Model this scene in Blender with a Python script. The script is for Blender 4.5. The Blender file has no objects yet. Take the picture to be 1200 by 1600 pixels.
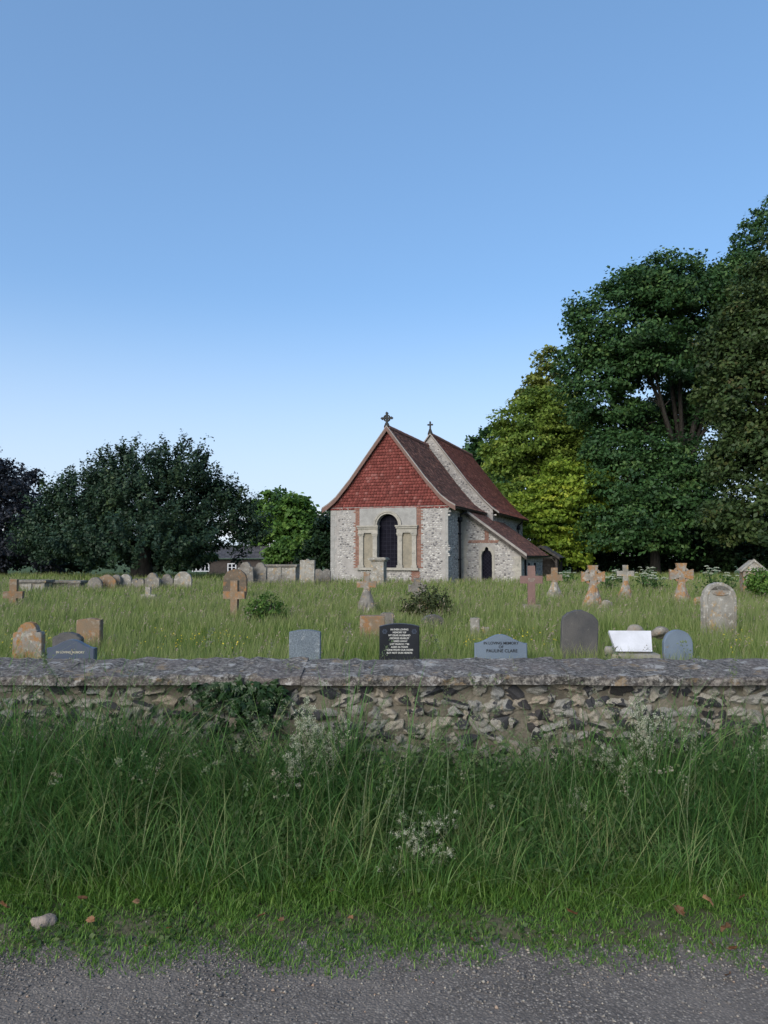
import bpy, math, random
import numpy as np
from mathutils import Vector, Matrix

rng = np.random.default_rng(7)
random.seed(7)
SC = bpy.context.scene
COL = SC.collection
R = math.radians

# ------------------------------------------------------------------ camera
EYE = 1.6
F = 1200.0                      # focal length in photograph pixels (photo is 1200 x 1600)
PITCH = math.atan(68 / F)
cam_d = bpy.data.cameras.new('camera')
cam = bpy.data.objects.new('camera', cam_d)
COL.objects.link(cam)
cam.location = (0, 0, EYE)
cam.rotation_euler = (R(90) + PITCH, 0, 0)
cam_d.sensor_fit = 'HORIZONTAL'
cam_d.sensor_width = 36
cam_d.lens = 36.0
cam_d.clip_start = 0.05
cam_d.clip_end = 3000
SC.camera = cam

# ------------------------------------------------------------------ sky, sun, exposure
SUN_AZ, SUN_EL = R(-146), R(27)
world = bpy.data.worlds.new('World')
SC.world = world
world.use_nodes = True
wn, wl = world.node_tree.nodes, world.node_tree.links
wn.clear()
w_out = wn.new('ShaderNodeOutputWorld')
w_bg = wn.new('ShaderNodeBackground')
w_bg.inputs['Strength'].default_value = 0.12
w_sky = wn.new('ShaderNodeTexSky')
w_sky.sky_type = 'NISHITA'
w_sky.sun_disc = False
w_sky.sun_elevation = SUN_EL
w_sky.sun_rotation = SUN_AZ
w_sky.altitude = 60
w_sky.air_density = 0.6
w_sky.dust_density = 1.2
w_sky.ozone_density = 3.0
# low fair-weather cumulus all round the horizon
w_tc = wn.new('ShaderNodeTexCoord')
w_map = wn.new('ShaderNodeMapping')
w_map.inputs['Scale'].default_value = (7, 7, 15)
w_map.inputs['Location'].default_value = (0.12, 7.54, 2.33)
w_noise = wn.new('ShaderNodeTexNoise')
w_noise.inputs['Scale'].default_value = 1.0
w_noise.inputs['Detail'].default_value = 6
w_sep = wn.new('ShaderNodeSeparateXYZ')
w_band = wn.new('ShaderNodeMapRange')
w_band.inputs['From Min'].default_value = 0.105
w_band.inputs['From Max'].default_value = 0.03
w_band.inputs['To Min'].default_value = -0.35
w_band.inputs['To Max'].default_value = 0.1
w_add = wn.new('ShaderNodeMath'); w_add.operation = 'ADD'
w_th = wn.new('ShaderNodeMapRange')
w_th.inputs['From Min'].default_value = 0.52
w_th.inputs['From Max'].default_value = 0.66
w_mix = wn.new('ShaderNodeMix'); w_mix.data_type = 'RGBA'
w_mix.inputs['B'].default_value = (4.2, 4.35, 4.6, 1)
wl.new(w_tc.outputs['Generated'], w_map.inputs['Vector'])
wl.new(w_map.outputs['Vector'], w_noise.inputs['Vector'])
wl.new(w_tc.outputs['Generated'], w_sep.inputs['Vector'])
wl.new(w_sep.outputs['Z'], w_band.inputs['Value'])
wl.new(w_noise.outputs['Fac'], w_add.inputs[0])
wl.new(w_band.outputs['Result'], w_add.inputs[1])
wl.new(w_add.outputs[0], w_th.inputs['Value'])
wl.new(w_th.outputs['Result'], w_mix.inputs['Factor'])
w_gam = wn.new('ShaderNodeGamma'); w_gam.inputs['Gamma'].default_value = 0.54   # the phone's tone curve on the sky, all round alike
w_hsv = wn.new('ShaderNodeHueSaturation'); w_hsv.inputs['Saturation'].default_value = 1.42; w_hsv.inputs['Value'].default_value = 1.8
wl.new(w_sky.outputs['Color'], w_gam.inputs['Color'])
wl.new(w_gam.outputs['Color'], w_hsv.inputs['Color'])
w_hz = wn.new('ShaderNodeMapRange'); w_hz.interpolation_type = 'SMOOTHSTEP'
w_hz.inputs['From Min'].default_value = 0.34; w_hz.inputs['From Max'].default_value = 0.02; w_hz.inputs['To Max'].default_value = 0.8
w_hmix = wn.new('ShaderNodeMix'); w_hmix.data_type = 'RGBA'
w_hmix.inputs['B'].default_value = (2.75, 3.25, 3.85, 1)
wl.new(w_sep.outputs['Z'], w_hz.inputs['Value'])
wl.new(w_hz.outputs['Result'], w_hmix.inputs['Factor'])
wl.new(w_hsv.outputs['Color'], w_hmix.inputs['A'])
wl.new(w_hmix.outputs['Result'], w_mix.inputs['A'])
wl.new(w_mix.outputs['Result'], w_bg.inputs['Color'])
wl.new(w_bg.outputs['Background'], w_out.inputs['Surface'])

sun_d = bpy.data.lights.new('sun', 'SUN')
sun_d.energy = 1.7
sun_d.angle = R(40)
sun_d.color = (1.0, 0.94, 0.86)
sun = bpy.data.objects.new('sun', sun_d)
COL.objects.link(sun)
to_sun = Vector((math.sin(SUN_AZ) * math.cos(SUN_EL), math.cos(SUN_AZ) * math.cos(SUN_EL), math.sin(SUN_EL)))
sun.rotation_euler = to_sun.to_track_quat('Z', 'Y').to_euler()
sun.location = (-20, -20, 30)

SC.view_settings.view_transform = 'Standard'
SC.view_settings.look = 'None'
SC.view_settings.gamma = 1.0
SC.view_settings.use_curve_mapping = False
SC.view_settings.exposure = 1.1

# ------------------------------------------------------------------ placing helpers
CP, SP = math.cos(PITCH), math.sin(PITCH)

def px(u, v, Y):
    """where the photograph's pixel (u, v) lies on the plane at distance Y"""
    a, b = (u - 600) / F, (800 - v) / F
    dy, dz = CP - b * SP, SP + b * CP
    k = Y / dy
    return Vector((a * k, Y, EYE + dz * k))

def sstep(a, b, x):
    t = np.clip((x - a) / (b - a), 0, 1)
    return t * t * (3 - 2 * t)

def gz(x, y):
    """height of the churchyard ground"""
    x = np.asarray(x, float); y = np.asarray(y, float)
    z = 0.24 * sstep(12, 36, y) - 2.4 * sstep(48, 80, y)
    return z + 0.03 * np.sin(x * 0.9 + 1) * np.sin(y * 0.7) * sstep(8, 12, y)

def G(x, y):
    return float(gz(x, y))

# ------------------------------------------------------------------ mesh helpers
def finish(me, mat, smooth):
    me.update(calc_edges=True)
    if mat is not None:
        me.materials.append(mat)
    if smooth:
        me.polygons.foreach_set('use_smooth', np.ones(len(me.polygons), bool))
    return me

def link(name, me, parent=None):
    o = bpy.data.objects.new(name, me)
    COL.objects.link(o)
    if parent is not None:
        o.parent = parent
    return o

def mesh_np(name, V, Q, mat, attrs=None, smooth=False, nside=4):
    """fast mesh out of numpy arrays, all faces with nside corners"""
    me = bpy.data.meshes.new(name)
    V = np.ascontiguousarray(V, np.float32); Q = np.ascontiguousarray(Q, np.int32)
    me.vertices.add(len(V)); me.vertices.foreach_set('co', V.ravel())
    me.loops.add(Q.size); me.loops.foreach_set('vertex_index', Q.ravel())
    me.polygons.add(len(Q)); me.polygons.foreach_set('loop_start', np.arange(0, Q.size, nside, dtype=np.int32))
    for k, a in (attrs or {}).items():
        at = me.attributes.new(k, 'FLOAT', 'POINT')
        at.data.foreach_set('value', np.ascontiguousarray(a, np.float32))
    return finish(me, mat, smooth)

class MB:
    """collects shapes for ONE mesh"""
    def __init__(self):
        self.v, self.f, self.a = [], [], []
    def add(self, vs, fs, var=None):
        n = len(self.v)
        self.v += [tuple(p) for p in vs]
        self.f += [tuple(i + n for i in f) for f in fs]
        self.a += [random.random() if var is None else var] * len(vs)
        return self
    def box(self, c, s, rot=None, var=None):
        x, y, z = s[0] / 2, s[1] / 2, s[2] / 2
        P = [Vector(p) for p in ((-x, -y, -z), (x, -y, -z), (x, y, -z), (-x, y, -z), (-x, -y, z), (x, -y, z), (x, y, z), (-x, y, z))]
        if rot is not None:
            P = [rot @ p for p in P]
        P = [p + Vector(c) for p in P]
        return self.add(P, [(0, 3, 2, 1), (4, 5, 6, 7), (0, 1, 5, 4), (1, 2, 6, 5), (2, 3, 7, 6), (3, 0, 4, 7)], var)
    def bx(self, x0, x1, y0, y1, z0, z1, var=None):
        return self.box(((x0 + x1) / 2, (y0 + y1) / 2, (z0 + z1) / 2), (abs(x1 - x0), abs(y1 - y0), abs(z1 - z0)), None, var)
    def prism(self, outline, y0, y1, bev=0.0, var=None):
        """outline: (x, z) counter-clockwise seen from the front (-y); extruded from y0 to y1"""
        n = len(outline)
        cx = sum(p[0] for p in outline) / n; cz = sum(p[1] for p in outline) / n
        rings = []
        if bev:
            W = max(abs(p[0] - cx) for p in outline); H = max(abs(p[1] - cz) for p in outline)
            sx, sz = 1 - bev / W, 1 - bev / H
            ins = [(cx + (p[0] - cx) * sx, cz + (p[1] - cz) * sz) for p in outline]
            rings = [(ins, y0), (outline, y0 + bev), (outline, y1 - bev), (ins, y1)]
        else:
            rings = [(outline, y0), (outline, y1)]
        V, Fc = [], []
        for o, y in rings:
            V += [(p[0], y, p[1]) for p in o]
        for k in range(len(rings) - 1):
            for i in range(n):
                j = (i + 1) % n
                Fc.append((k * n + j, k * n + i, (k + 1) * n + i, (k + 1) * n + j))
        Fc.append(tuple(range(n)))
        Fc.append(tuple(reversed(range((len(rings) - 1) * n, len(rings) * n))))
        return self.add(V, Fc, var)
    def tube(self, path, radii, sides=8, cap=True, var=None):
        path = [Vector(p) for p in path]
        V, Fc = [], []
        up = Vector((0, 0, 1))
        for k, p in enumerate(path):
            d = (path[min(k + 1, len(path) - 1)] - path[max(k - 1, 0)]).normalized()
            a = d.cross(up)
            if a.length < 0.05:
                a = d.cross(Vector((1, 0, 0)))
            a.normalize(); b = d.cross(a)
            r = radii[k] if hasattr(radii, '__len__') else radii
            for i in range(sides):
                t = 2 * math.pi * i / sides
                V.append(p + a * (r * math.cos(t)) + b * (r * math.sin(t)))
        for k in range(len(path) - 1):
            for i in range(sides):
                j = (i + 1) % sides
                Fc.append((k * sides + i, k * sides + j, (k + 1) * sides + j, (k + 1) * sides + i))
        if cap:
            Fc.append(tuple(reversed(range(sides))))
            Fc.append(tuple(range((len(path) - 1) * sides, len(path) * sides)))
        return self.add(V, Fc, var)
    def mesh(self, name, mat, smooth=False):
        me = bpy.data.meshes.new(name)
        me.from_pydata(self.v, [], self.f)
        at = me.attributes.new('var', 'FLOAT', 'POINT')
        at.data.foreach_set('value', np.array(self.a, np.float32))
        return finish(me, mat, smooth)
    def build(self, name, mat, parent=None, smooth=False):
        return link(name, self.mesh(name, mat, smooth), parent)

def empty(name, loc, rz=0.0):
    o = bpy.data.objects.new(name, None)
    COL.objects.link(o)
    o.location = loc; o.rotation_euler = (0, 0, rz); o.empty_display_size = 0.2
    return o

def tag(o, label=None, cat=None, group=None, kind=None):
    if label: o['label'] = label
    if cat: o['category'] = cat
    if group: o['group'] = group
    if kind: o['kind'] = kind
    return o

# ------------------------------------------------------------------ material helpers
class NT:
    def __init__(self, name):
        self.m = bpy.data.materials.new(name); self.m.use_nodes = True
        self.n, self.l = self.m.node_tree.nodes, self.m.node_tree.links
        self.p = self.n['Principled BSDF']; self.out = self.n['Material Output']
        self.p.inputs['Roughness'].default_value = 0.85
        self.p.inputs['Specular IOR Level'].default_value = 0.25
    def N(self, t, **kw):
        n = self.n.new(t)
        for k, v in kw.items():
            if k in n.inputs: n.inputs[k].default_value = v
            else: setattr(n, k, v)
        return n
    def L(self, a, b): self.l.new(a, b)
    def coords(self, rnd=0.0):
        tc = self.N('ShaderNodeTexCoord').outputs['Object']
        if rnd:
            oi = self.N('ShaderNodeObjectInfo')
            m = self.N('ShaderNodeMath', operation='MULTIPLY'); m.inputs[1].default_value = rnd
            self.L(oi.outputs['Random'], m.inputs[0])
            a = self.N('ShaderNodeVectorMath', operation='ADD')
            self.L(tc, a.inputs[0]); self.L(m.outputs[0], a.inputs[1])
            return a.outputs[0]
        return tc
    def noise(self, vec, scale, detail=4, rough=0.6):
        n = self.N('ShaderNodeTexNoise', Scale=scale, Detail=detail, Roughness=rough)
        self.L(vec, n.inputs['Vector']); return n.outputs['Fac']
    def ramp(self, fac, stops):
        r = self.N('ShaderNodeValToRGB'); e = r.color_ramp.elements
        while len(e) < len(stops): e.new(0.5)
        for i, (p, c) in enumerate(stops):
            e[i].position = p; e[i].color = (c[0], c[1], c[2], 1) if hasattr(c, '__len__') else (c, c, c, 1)
        self.L(fac, r.inputs['Fac']); return r.outputs['Color']
    def mix(self, fac, a, b, bt='MIX'):
        m = self.N('ShaderNodeMix', data_type='RGBA', blend_type=bt)
        for s, v in (('Factor', fac), ('A', a), ('B', b)):
            if hasattr(v, 'is_linked') or hasattr(v, 'links'): self.L(v, m.inputs[s])
            elif s == 'Factor': m.inputs[s].default_value = v
            else: m.inputs[s].default_value = (v[0], v[1], v[2], 1)
        return m.outputs['Result']
    def base(self, c):
        if hasattr(c, 'links'): self.L(c, self.p.inputs['Base Color'])
        else: self.p.inputs['Base Color'].default_value = (c[0], c[1], c[2], 1)
    def bump(self, h, strength=0.5, dist=0.02):
        b = self.N('ShaderNodeBump', Strength=strength, Distance=dist)
        self.L(h, b.inputs['Height']); self.L(b.outputs['Normal'], self.p.inputs['Normal'])
    def attr(self, name):
        return self.N('ShaderNodeAttribute', attribute_name=name).outputs['Fac']

def leaf_mat(name, stops, trans=0.3, tipcol=None, rough=0.55, straw=None):
    t = NT(name)
    c = t.ramp(t.attr('var'), stops)
    if tipcol:
        c = t.mix(t.ramp(t.attr('tip'), [(0.35, 0.0), (1.0, 0.75)]), c, tipcol)
    t.base(c)
    t.p.inputs['Roughness'].default_value = rough
    tr = t.N('ShaderNodeBsdfTranslucent')
    t.L(c, tr.inputs['Color'])
    ms = t.N('ShaderNodeMixShader', Fac=trans)
    t.L(t.p.outputs[0], ms.inputs[1]); t.L(tr.outputs[0], ms.inputs[2])
    t.L(ms.outputs[0], t.out.inputs['Surface'])
    return t.m

def stone_mat(name, base, dark, lichen=None, amount=0.0, pale=None, pamount=0.0, grain=60, rough=0.9, speck=0.25, bump=0.6):
    """weathered stone: two tones, orange/white lichen patches of their own shape, fine grain"""
    t = NT(name)
    v = t.coords(37.0)
    c = t.mix(t.ramp(t.noise(v, 3.5, 5), [(0.35, 0.0), (0.65, 1.0)]), base, dark)
    if lichen:
        f = t.ramp(t.noise(v, 6.5, 8, 0.74), [(max(0.0, 0.62 - amount * 0.5), 0.0), (max(0.02, 0.72 - amount * 0.5), 1.0)])
        c = t.mix(f, c, lichen)
    if pale:
        v2 = t.N('ShaderNodeVectorMath', operation='ADD'); t.L(v, v2.inputs[0]); v2.inputs[1].default_value = (5, 9, 2)
        f = t.ramp(t.noise(v2.outputs[0], 9, 6, 0.7), [(0.64 - pamount * 0.4, 0.0), (0.74 - pamount * 0.4, 0.6)])
        c = t.mix(f, c, pale)
    g = t.noise(v, grain, 3, 0.7)
    c = t.mix(speck, c, t.ramp(g, [(0.3, 0.25), (0.7, 1.0)]), 'MULTIPLY')
    t.base(c)
    t.p.inputs['Roughness'].default_value = rough
    h = t.N('ShaderNodeMath', operation='ADD')
    t.L(t.noise(v, 14, 6, 0.7), h.inputs[0]); t.L(g, h.inputs[1])
    t.bump(h.outputs[0], bump, 0.012)
    return t.m

M = {}
# ground and road
t = NT('soil'); v = t.coords()
t.base(t.ramp(t.noise(v, 18, 6), [(0.3, (0.045, 0.042, 0.03)), (0.55, (0.075, 0.078, 0.045)), (0.75, (0.13, 0.115, 0.09))]))
t.bump(t.noise(v, 60, 4), 0.8, 0.01); M['soil'] = t.m
t = NT('turf'); v = t.coords()
t.base(t.ramp(t.noise(v, 1.3, 6), [(0.3, (0.03, 0.06, 0.012)), (0.7, (0.07, 0.1, 0.025))]))
t.bump(t.noise(v, 25, 4), 0.8, 0.05); M['turf'] = t.m
t = NT('asphalt'); v = t.coords()
vo = t.N('ShaderNodeTexVoronoi', Scale=105.0); t.L(v, vo.inputs['Vector'])
sepc = t.N('ShaderNodeSeparateColor'); t.L(vo.outputs['Color'], sepc.inputs[0])
stone_c = t.ramp(sepc.outputs[0], [(0.0, (0.085, 0.075, 0.066)), (0.5, (0.15, 0.132, 0.116)), (0.8, (0.23, 0.2, 0.172)), (0.97, (0.36, 0.315, 0.26))])
c = t.mix(t.ramp(vo.outputs['Distance'], [(0.35, 0.0), (0.6, 0.85)]), stone_c, (0.095, 0.083, 0.073))
c = t.mix(t.ramp(t.noise(v, 2.2, 5), [(0.42, 0.0), (0.62, 0.6)]), c, (0.18, 0.157, 0.135))
t.base(c)
bi = t.N('ShaderNodeMath', operation='MULTIPLY'); t.L(vo.outputs['Distance'], bi.inputs[0]); bi.inputs[1].default_value = -1.0
t.bump(bi.outputs[0], 0.6, 0.005); M['asphalt'] = t.m
t = NT('chippings')
t.base(t.ramp(t.attr('var'), [(0.0, (0.07, 0.068, 0.068)), (0.4, (0.14, 0.132, 0.125)), (0.8, (0.22, 0.2, 0.17)), (0.95, (0.34, 0.31, 0.26)), (1.0, (0.28, 0.18, 0.12))]))
M['chip'] = t.m
# vegetation
M['verge_grass'] = leaf_mat('verge_grass', [(0.0, (0.0359, 0.0947, 0.0284)), (0.45, (0.0748, 0.1807, 0.0473)), (0.8, (0.142, 0.2668, 0.071)), (0.95, (0.3141, 0.3441, 0.1576))], 0.4)
M['turf_grass'] = leaf_mat('turf_grass', [(0.0, (0.0666, 0.1473, 0.0268)), (0.6, (0.1184, 0.2427, 0.0402)), (1.0, (0.1925, 0.2947, 0.067))], 0.4)
M['yard_grass'] = leaf_mat('yard_grass', [(0.0, (0.0867, 0.1597, 0.0252)), (0.5, (0.1444, 0.2468, 0.0378)), (0.85, (0.2311, 0.2904, 0.0693)), (1.0, (0.4333, 0.363, 0.1764))], 0.4, (0.33, 0.32, 0.16))
M['seed'] = leaf_mat('seed_head', [(0.0, (0.2, 0.17, 0.11)), (0.5, (0.33, 0.26, 0.2)), (1.0, (0.45, 0.37, 0.3))], 0.3)
M['seed_green'] = leaf_mat('seed_head_green', [(0.0, (0.09, 0.14, 0.06)), (0.6, (0.17, 0.2, 0.11)), (1.0, (0.3, 0.26, 0.2))], 0.3)
M['flower_white'] = leaf_mat('flower_white', [(0.0, (0.22, 0.27, 0.15)), (0.5, (0.4, 0.42, 0.3)), (1.0, (0.6, 0.6, 0.48))], 0.25)
M['flower_yellow'] = leaf_mat('flower_yellow', [(0.0, (0.5, 0.36, 0.02)), (1.0, (0.75, 0.6, 0.04))], 0.2)
M['herb'] = leaf_mat('herb_leaf', [(0.0, (0.02, 0.055, 0.012)), (1.0, (0.06, 0.13, 0.03))], 0.3)
M['weed'] = leaf_mat('weed_leaf', [(0.0, (0.032, 0.07, 0.0213)), (0.6, (0.064, 0.119, 0.034)), (1.0, (0.104, 0.14, 0.051))], 0.35)
M['ivy'] = leaf_mat('ivy_leaf', [(0.0, (0.0064, 0.0176, 0.008)), (0.6, (0.0112, 0.0288, 0.0112)), (1.0, (0.024, 0.052, 0.016))], 0.12, rough=0.35)
M['dead_leaf'] = leaf_mat('dead_leaf', [(0.0, (0.08, 0.04, 0.02)), (0.6, (0.19, 0.095, 0.045)), (1.0, (0.28, 0.17, 0.095))], 0.15)
M['yew'] = leaf_mat('yew_needles', [(0.0, (0.016, 0.036, 0.021)), (0.5, (0.025, 0.052, 0.026)), (0.85, (0.036, 0.066, 0.026)), (1.0, (0.058, 0.09, 0.03))], 0.12)
M['copper'] = leaf_mat('copper_beech_leaf', [(0.0, (0.012, 0.016, 0.022)), (0.7, (0.024, 0.028, 0.036)), (1.0, (0.042, 0.044, 0.05))], 0.15)
M['sycamore'] = leaf_mat('sycamore_leaf', [(0.0, (0.0195, 0.0521, 0.0202)), (0.55, (0.0423, 0.1009, 0.0282)), (1.0, (0.0977, 0.1628, 0.0443))], 0.22)
M['lime'] = leaf_mat('lime_leaf', [(0.0, (0.102, 0.1701, 0.0199)), (0.5, (0.2042, 0.3024, 0.0333)), (1.0, (0.4082, 0.4536, 0.0582))], 0.4)
M['mid'] = leaf_mat('mid_green_leaf', [(0.0, (0.0338, 0.081, 0.0162)), (0.6, (0.081, 0.162, 0.027)), (1.0, (0.162, 0.243, 0.0473))], 0.3)
M['limeish'] = leaf_mat('lime_tree_leaf', [(0.0, (0.0655, 0.1191, 0.0215)), (0.5, (0.1529, 0.2311, 0.0363)), (1.0, (0.2912, 0.35, 0.0672))], 0.35)
M['golden'] = leaf_mat('golden_leaf', [(0.0, (0.0935, 0.12, 0.0252)), (0.5, (0.1615, 0.19, 0.0405)), (1.0, (0.221, 0.25, 0.0585))], 0.3)
M['fresh'] = leaf_mat('fresh_green_leaf', [(0.0, (0.046, 0.1035, 0.0172)), (0.6, (0.0978, 0.1955, 0.0345)), (1.0, (0.161, 0.253, 0.0517))], 0.3)
M['chestnut'] = leaf_mat('chestnut_leaf', [(0.0, (0.024, 0.045, 0.016)), (0.5, (0.045, 0.078, 0.022)), (0.9, (0.085, 0.105, 0.032)), (1.0, (0.13, 0.105, 0.045))], 0.22)
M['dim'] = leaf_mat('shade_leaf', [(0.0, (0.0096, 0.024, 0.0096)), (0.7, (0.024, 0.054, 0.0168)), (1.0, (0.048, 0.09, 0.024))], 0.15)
M['brownbush'] = leaf_mat('brownish_bush_leaf', [(0.0, (0.025, 0.04, 0.012)), (0.6, (0.06, 0.075, 0.025)), (1.0, (0.12, 0.09, 0.045))], 0.25)
t = NT('bark'); v = t.coords(9.0)
mp = t.N('ShaderNodeMapping'); mp.inputs['Scale'].default_value = (6, 6, 1.2); t.L(v, mp.inputs['Vector'])
t.base(t.ramp(t.noise(mp.outputs[0], 2, 6), [(0.3, (0.02, 0.018, 0.016)), (0.7, (0.06, 0.054, 0.046))]))
t.bump(t.noise(mp.outputs[0], 4, 5), 0.8, 0.05); M['bark'] = t.m
# masonry
t = NT('mortar'); v = t.coords()
c = t.ramp(t.noise(v, 7, 6), [(0.35, (0.1, 0.088, 0.067)), (0.52, (0.165, 0.146, 0.112)), (0.65, (0.22, 0.195, 0.15))])
t.base(c); t.bump(t.noise(v, 45, 6, 0.7), 0.9, 0.02); M['mortar'] = t.m
t = NT('church_mortar'); v = t.coords()
t.base(t.ramp(t.noise(v, 2.5, 6), [(0.3, (0.255, 0.24, 0.222)), (0.7, (0.35, 0.333, 0.312))]))
t.bump(t.noise(v, 20, 5), 0.6, 0.03); M['church_mortar'] = t.m
t = NT('church_flint')
t.base(t.ramp(t.attr('var'), [(0.0, (0.07, 0.068, 0.07)), (0.2, (0.15, 0.147, 0.147)), (0.42, (0.25, 0.243, 0.235)), (0.7, (0.35, 0.338, 0.315)), (1.0, (0.5, 0.485, 0.45))]))
t.p.inputs['Roughness'].default_value = 0.6
M['church_flint'] = t.m
# knapped flint of the near wall: grey cortex, dark glassy broken face
t = NT('flint'); v = t.coords(60.0)
oi = t.N('ShaderNodeObjectInfo')
lay = t.N('ShaderNodeLayerWeight')
core = t.ramp(t.noise(v, 22, 5), [(0.35, (0.02, 0.021, 0.026)), (0.6, (0.055, 0.056, 0.063)), (0.75, (0.16, 0.155, 0.15))])
cortex = t.ramp(t.noise(v, 16, 6, 0.65), [(0.36, (0.13, 0.122, 0.108)), (0.47, (0.25, 0.24, 0.215)), (0.57, (0.36, 0.345, 0.31)), (0.66, (0.5, 0.48, 0.44))])
zone = t.N('ShaderNodeMath', operation='ADD')
t.L(t.attr('core'), zone.inputs[0])
zn = t.N('ShaderNodeMath', operation='MULTIPLY_ADD'); t.L(t.noise(v, 28, 4), zn.inputs[0]); zn.inputs[1].default_value = 0.5; zn.inputs[2].default_value = -0.25
t.L(zn.outputs[0], zone.inputs[1])
z2 = t.N('ShaderNodeMath', operation='MULTIPLY_ADD'); t.L(oi.outputs['Random'], z2.inputs[0]); z2.inputs[1].default_value = 0.45; t.L(zone.outputs[0], z2.inputs[2])
f = t.ramp(z2.outputs[0], [(0.68, 0.0), (0.78, 1.0)])
c = t.mix(f, cortex, core)
tint = t.ramp(oi.outputs['Random'], [(0.0, (1.0, 0.93, 0.8)), (0.3, (0.75, 0.78, 0.8)), (0.6, (1.0, 0.97, 0.9)), (0.8, (0.85, 0.72, 0.58)), (1.0, (0.8, 0.85, 0.9))])
t.base(t.mix(0.8, c, tint, 'MULTIPLY'))
t.L(t.mix(f, (0.85, 0.85, 0.85), (0.3, 0.3, 0.3)), t.p.inputs['Roughness'])
t.bump(t.noise(v, 70, 5, 0.7), 0.6, 0.006); M['flint'] = t.m
t = NT('coping_stone'); v = t.coords()
c = t.ramp(t.noise(v, 38, 8, 0.78), [(0.42, (0.042, 0.039, 0.036)), (0.48, (0.115, 0.106, 0.095)), (0.53, (0.185, 0.171, 0.15)), (0.6, (0.35, 0.325, 0.28))])
c = t.mix(t.ramp(t.noise(v, 3.0, 5, 0.6), [(0.4, 0.0), (0.7, 0.5)]), c, (0.2, 0.165, 0.15))
c = t.mix(t.ramp(t.noise(v, 9, 7, 0.75), [(0.56, 0.0), (0.61, 0.8)]), c, (0.44, 0.43, 0.4))
mp = t.N('ShaderNodeVectorMath', operation='ADD'); t.L(v, mp.inputs[0]); mp.inputs[1].default_value = (3, 7, 1)
c = t.mix(t.ramp(t.noise(mp.outputs[0], 7, 6, 0.7), [(0.58, 0.0), (0.63, 0.6)]), c, (0.3, 0.21, 0.11))
t.base(c); t.bump(t.noise(v, 45, 8, 0.8), 1.0, 0.02); M['coping'] = t.m
M['limestone'] = stone_mat('church_limestone', (0.4, 0.375, 0.32), (0.3, 0.285, 0.25), (0.2, 0.195, 0.17), 0.15, None, 0, 30)
M['render'] = stone_mat('cement_render', (0.34, 0.335, 0.315), (0.265, 0.26, 0.245), None, 0, None, 0, 25)
M['panel'] = stone_mat('blind_panel', (0.3, 0.265, 0.2), (0.22, 0.2, 0.155), None, 0, None, 0, 25)
M['verge_pale'] = stone_mat('verge_mortar', (0.36, 0.33, 0.3), (0.25, 0.23, 0.21), None, 0, None, 0, 25)
t = NT('brick'); v = t.coords(20.0); oi = t.N('ShaderNodeObjectInfo')
t.base(t.mix(0.5, t.ramp(oi.outputs['Random'], [(0.0, (0.12, 0.06, 0.048)), (0.5, (0.2, 0.095, 0.068)), (1.0, (0.28, 0.165, 0.125))]), t.ramp(t.noise(v, 12, 4), [(0.3, (0.18, 0.08, 0.055)), (0.7, (0.3, 0.18, 0.135))])))
M['brick'] = t.m
def tile_mat(name, stops, moss):
    t = NT(name); v = t.coords()
    c = t.ramp(t.attr('var'), stops)
    f = t.ramp(t.noise(v, 1.1, 6, 0.65), [(0.45, 0.0), (0.7, moss)])
    c = t.mix(f, c, (0.075, 0.06, 0.05))
    c = t.mix(t.ramp(t.noise(v, 9, 5, 0.7), [(0.6, 0.0), (0.72, 0.5)]), c, (0.2, 0.17, 0.13))
    t.base(c); t.bump(t.noise(v, 40, 3), 0.4, 0.01)
    return t.m
M['roof_tile'] = tile_mat('roof_tile', [(0.0, (0.1087, 0.0573, 0.048)), (0.4, (0.2356, 0.116, 0.09)), (0.75, (0.3444, 0.157, 0.114)), (1.0, (0.58, 0.2867, 0.204))], 0.35)
M['nave_tile'] = tile_mat('nave_roof_tile', [(0.0, (0.1365, 0.0519, 0.0408)), (0.4, (0.273, 0.0955, 0.0696)), (0.75, (0.39, 0.1365, 0.096)), (1.0, (0.585, 0.2321, 0.162))], 0.25)
M['hung_tile'] = tile_mat('hung_tile', [(0.0, (0.1568, 0.0429, 0.0376)), (0.5, (0.245, 0.0669, 0.0575)), (0.85, (0.294, 0.0857, 0.0731)), (1.0, (0.3332, 0.1287, 0.1149))], 0.15)
t = NT('bargeboard'); v = t.coords()
t.base(t.ramp(t.noise(v, 5, 4), [(0.3, (0.13, 0.078, 0.065)), (0.7, (0.18, 0.115, 0.095))])); M['barge'] = t.m
t = NT('black_iron'); t.base((0.015, 0.015, 0.018)); t.p.inputs['Roughness'].default_value = 0.45; M['iron'] = t.m
t = NT('dark_glass'); v = t.coords()
t.base(t.ramp(t.noise(v, 3, 3), [(0.3, (0.004, 0.004, 0.008)), (0.7, (0.012, 0.012, 0.02))])); t.p.inputs['Roughness'].default_value = 0.5; t.p.inputs['Specular IOR Level'].default_value = 0.03; M['glass'] = t.m
t = NT('lead'); t.base((0.018, 0.018, 0.03)); M['lead'] = t.m
M['finial'] = stone_mat('finial_stone', (0.05, 0.052, 0.05), (0.03, 0.03, 0.03))
t = NT('slate'); v = t.coords(3.0)
t.base(t.ramp(t.attr('var'), [(0.0, (0.05, 0.052, 0.06)), (1.0, (0.1, 0.1, 0.11))])); M['slate'] = t.m
t = NT('old_timber'); v = t.coords()
t.base(t.ramp(t.noise(v, 6, 4), [(0.3, (0.03, 0.026, 0.022)), (0.7, (0.09, 0.08, 0.07))])); M['timber'] = t.m
t = NT('white_paint'); t.base((0.75, 0.76, 0.78)); M['white'] = t.m
t = NT('house_wall'); v = t.coords()
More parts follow.
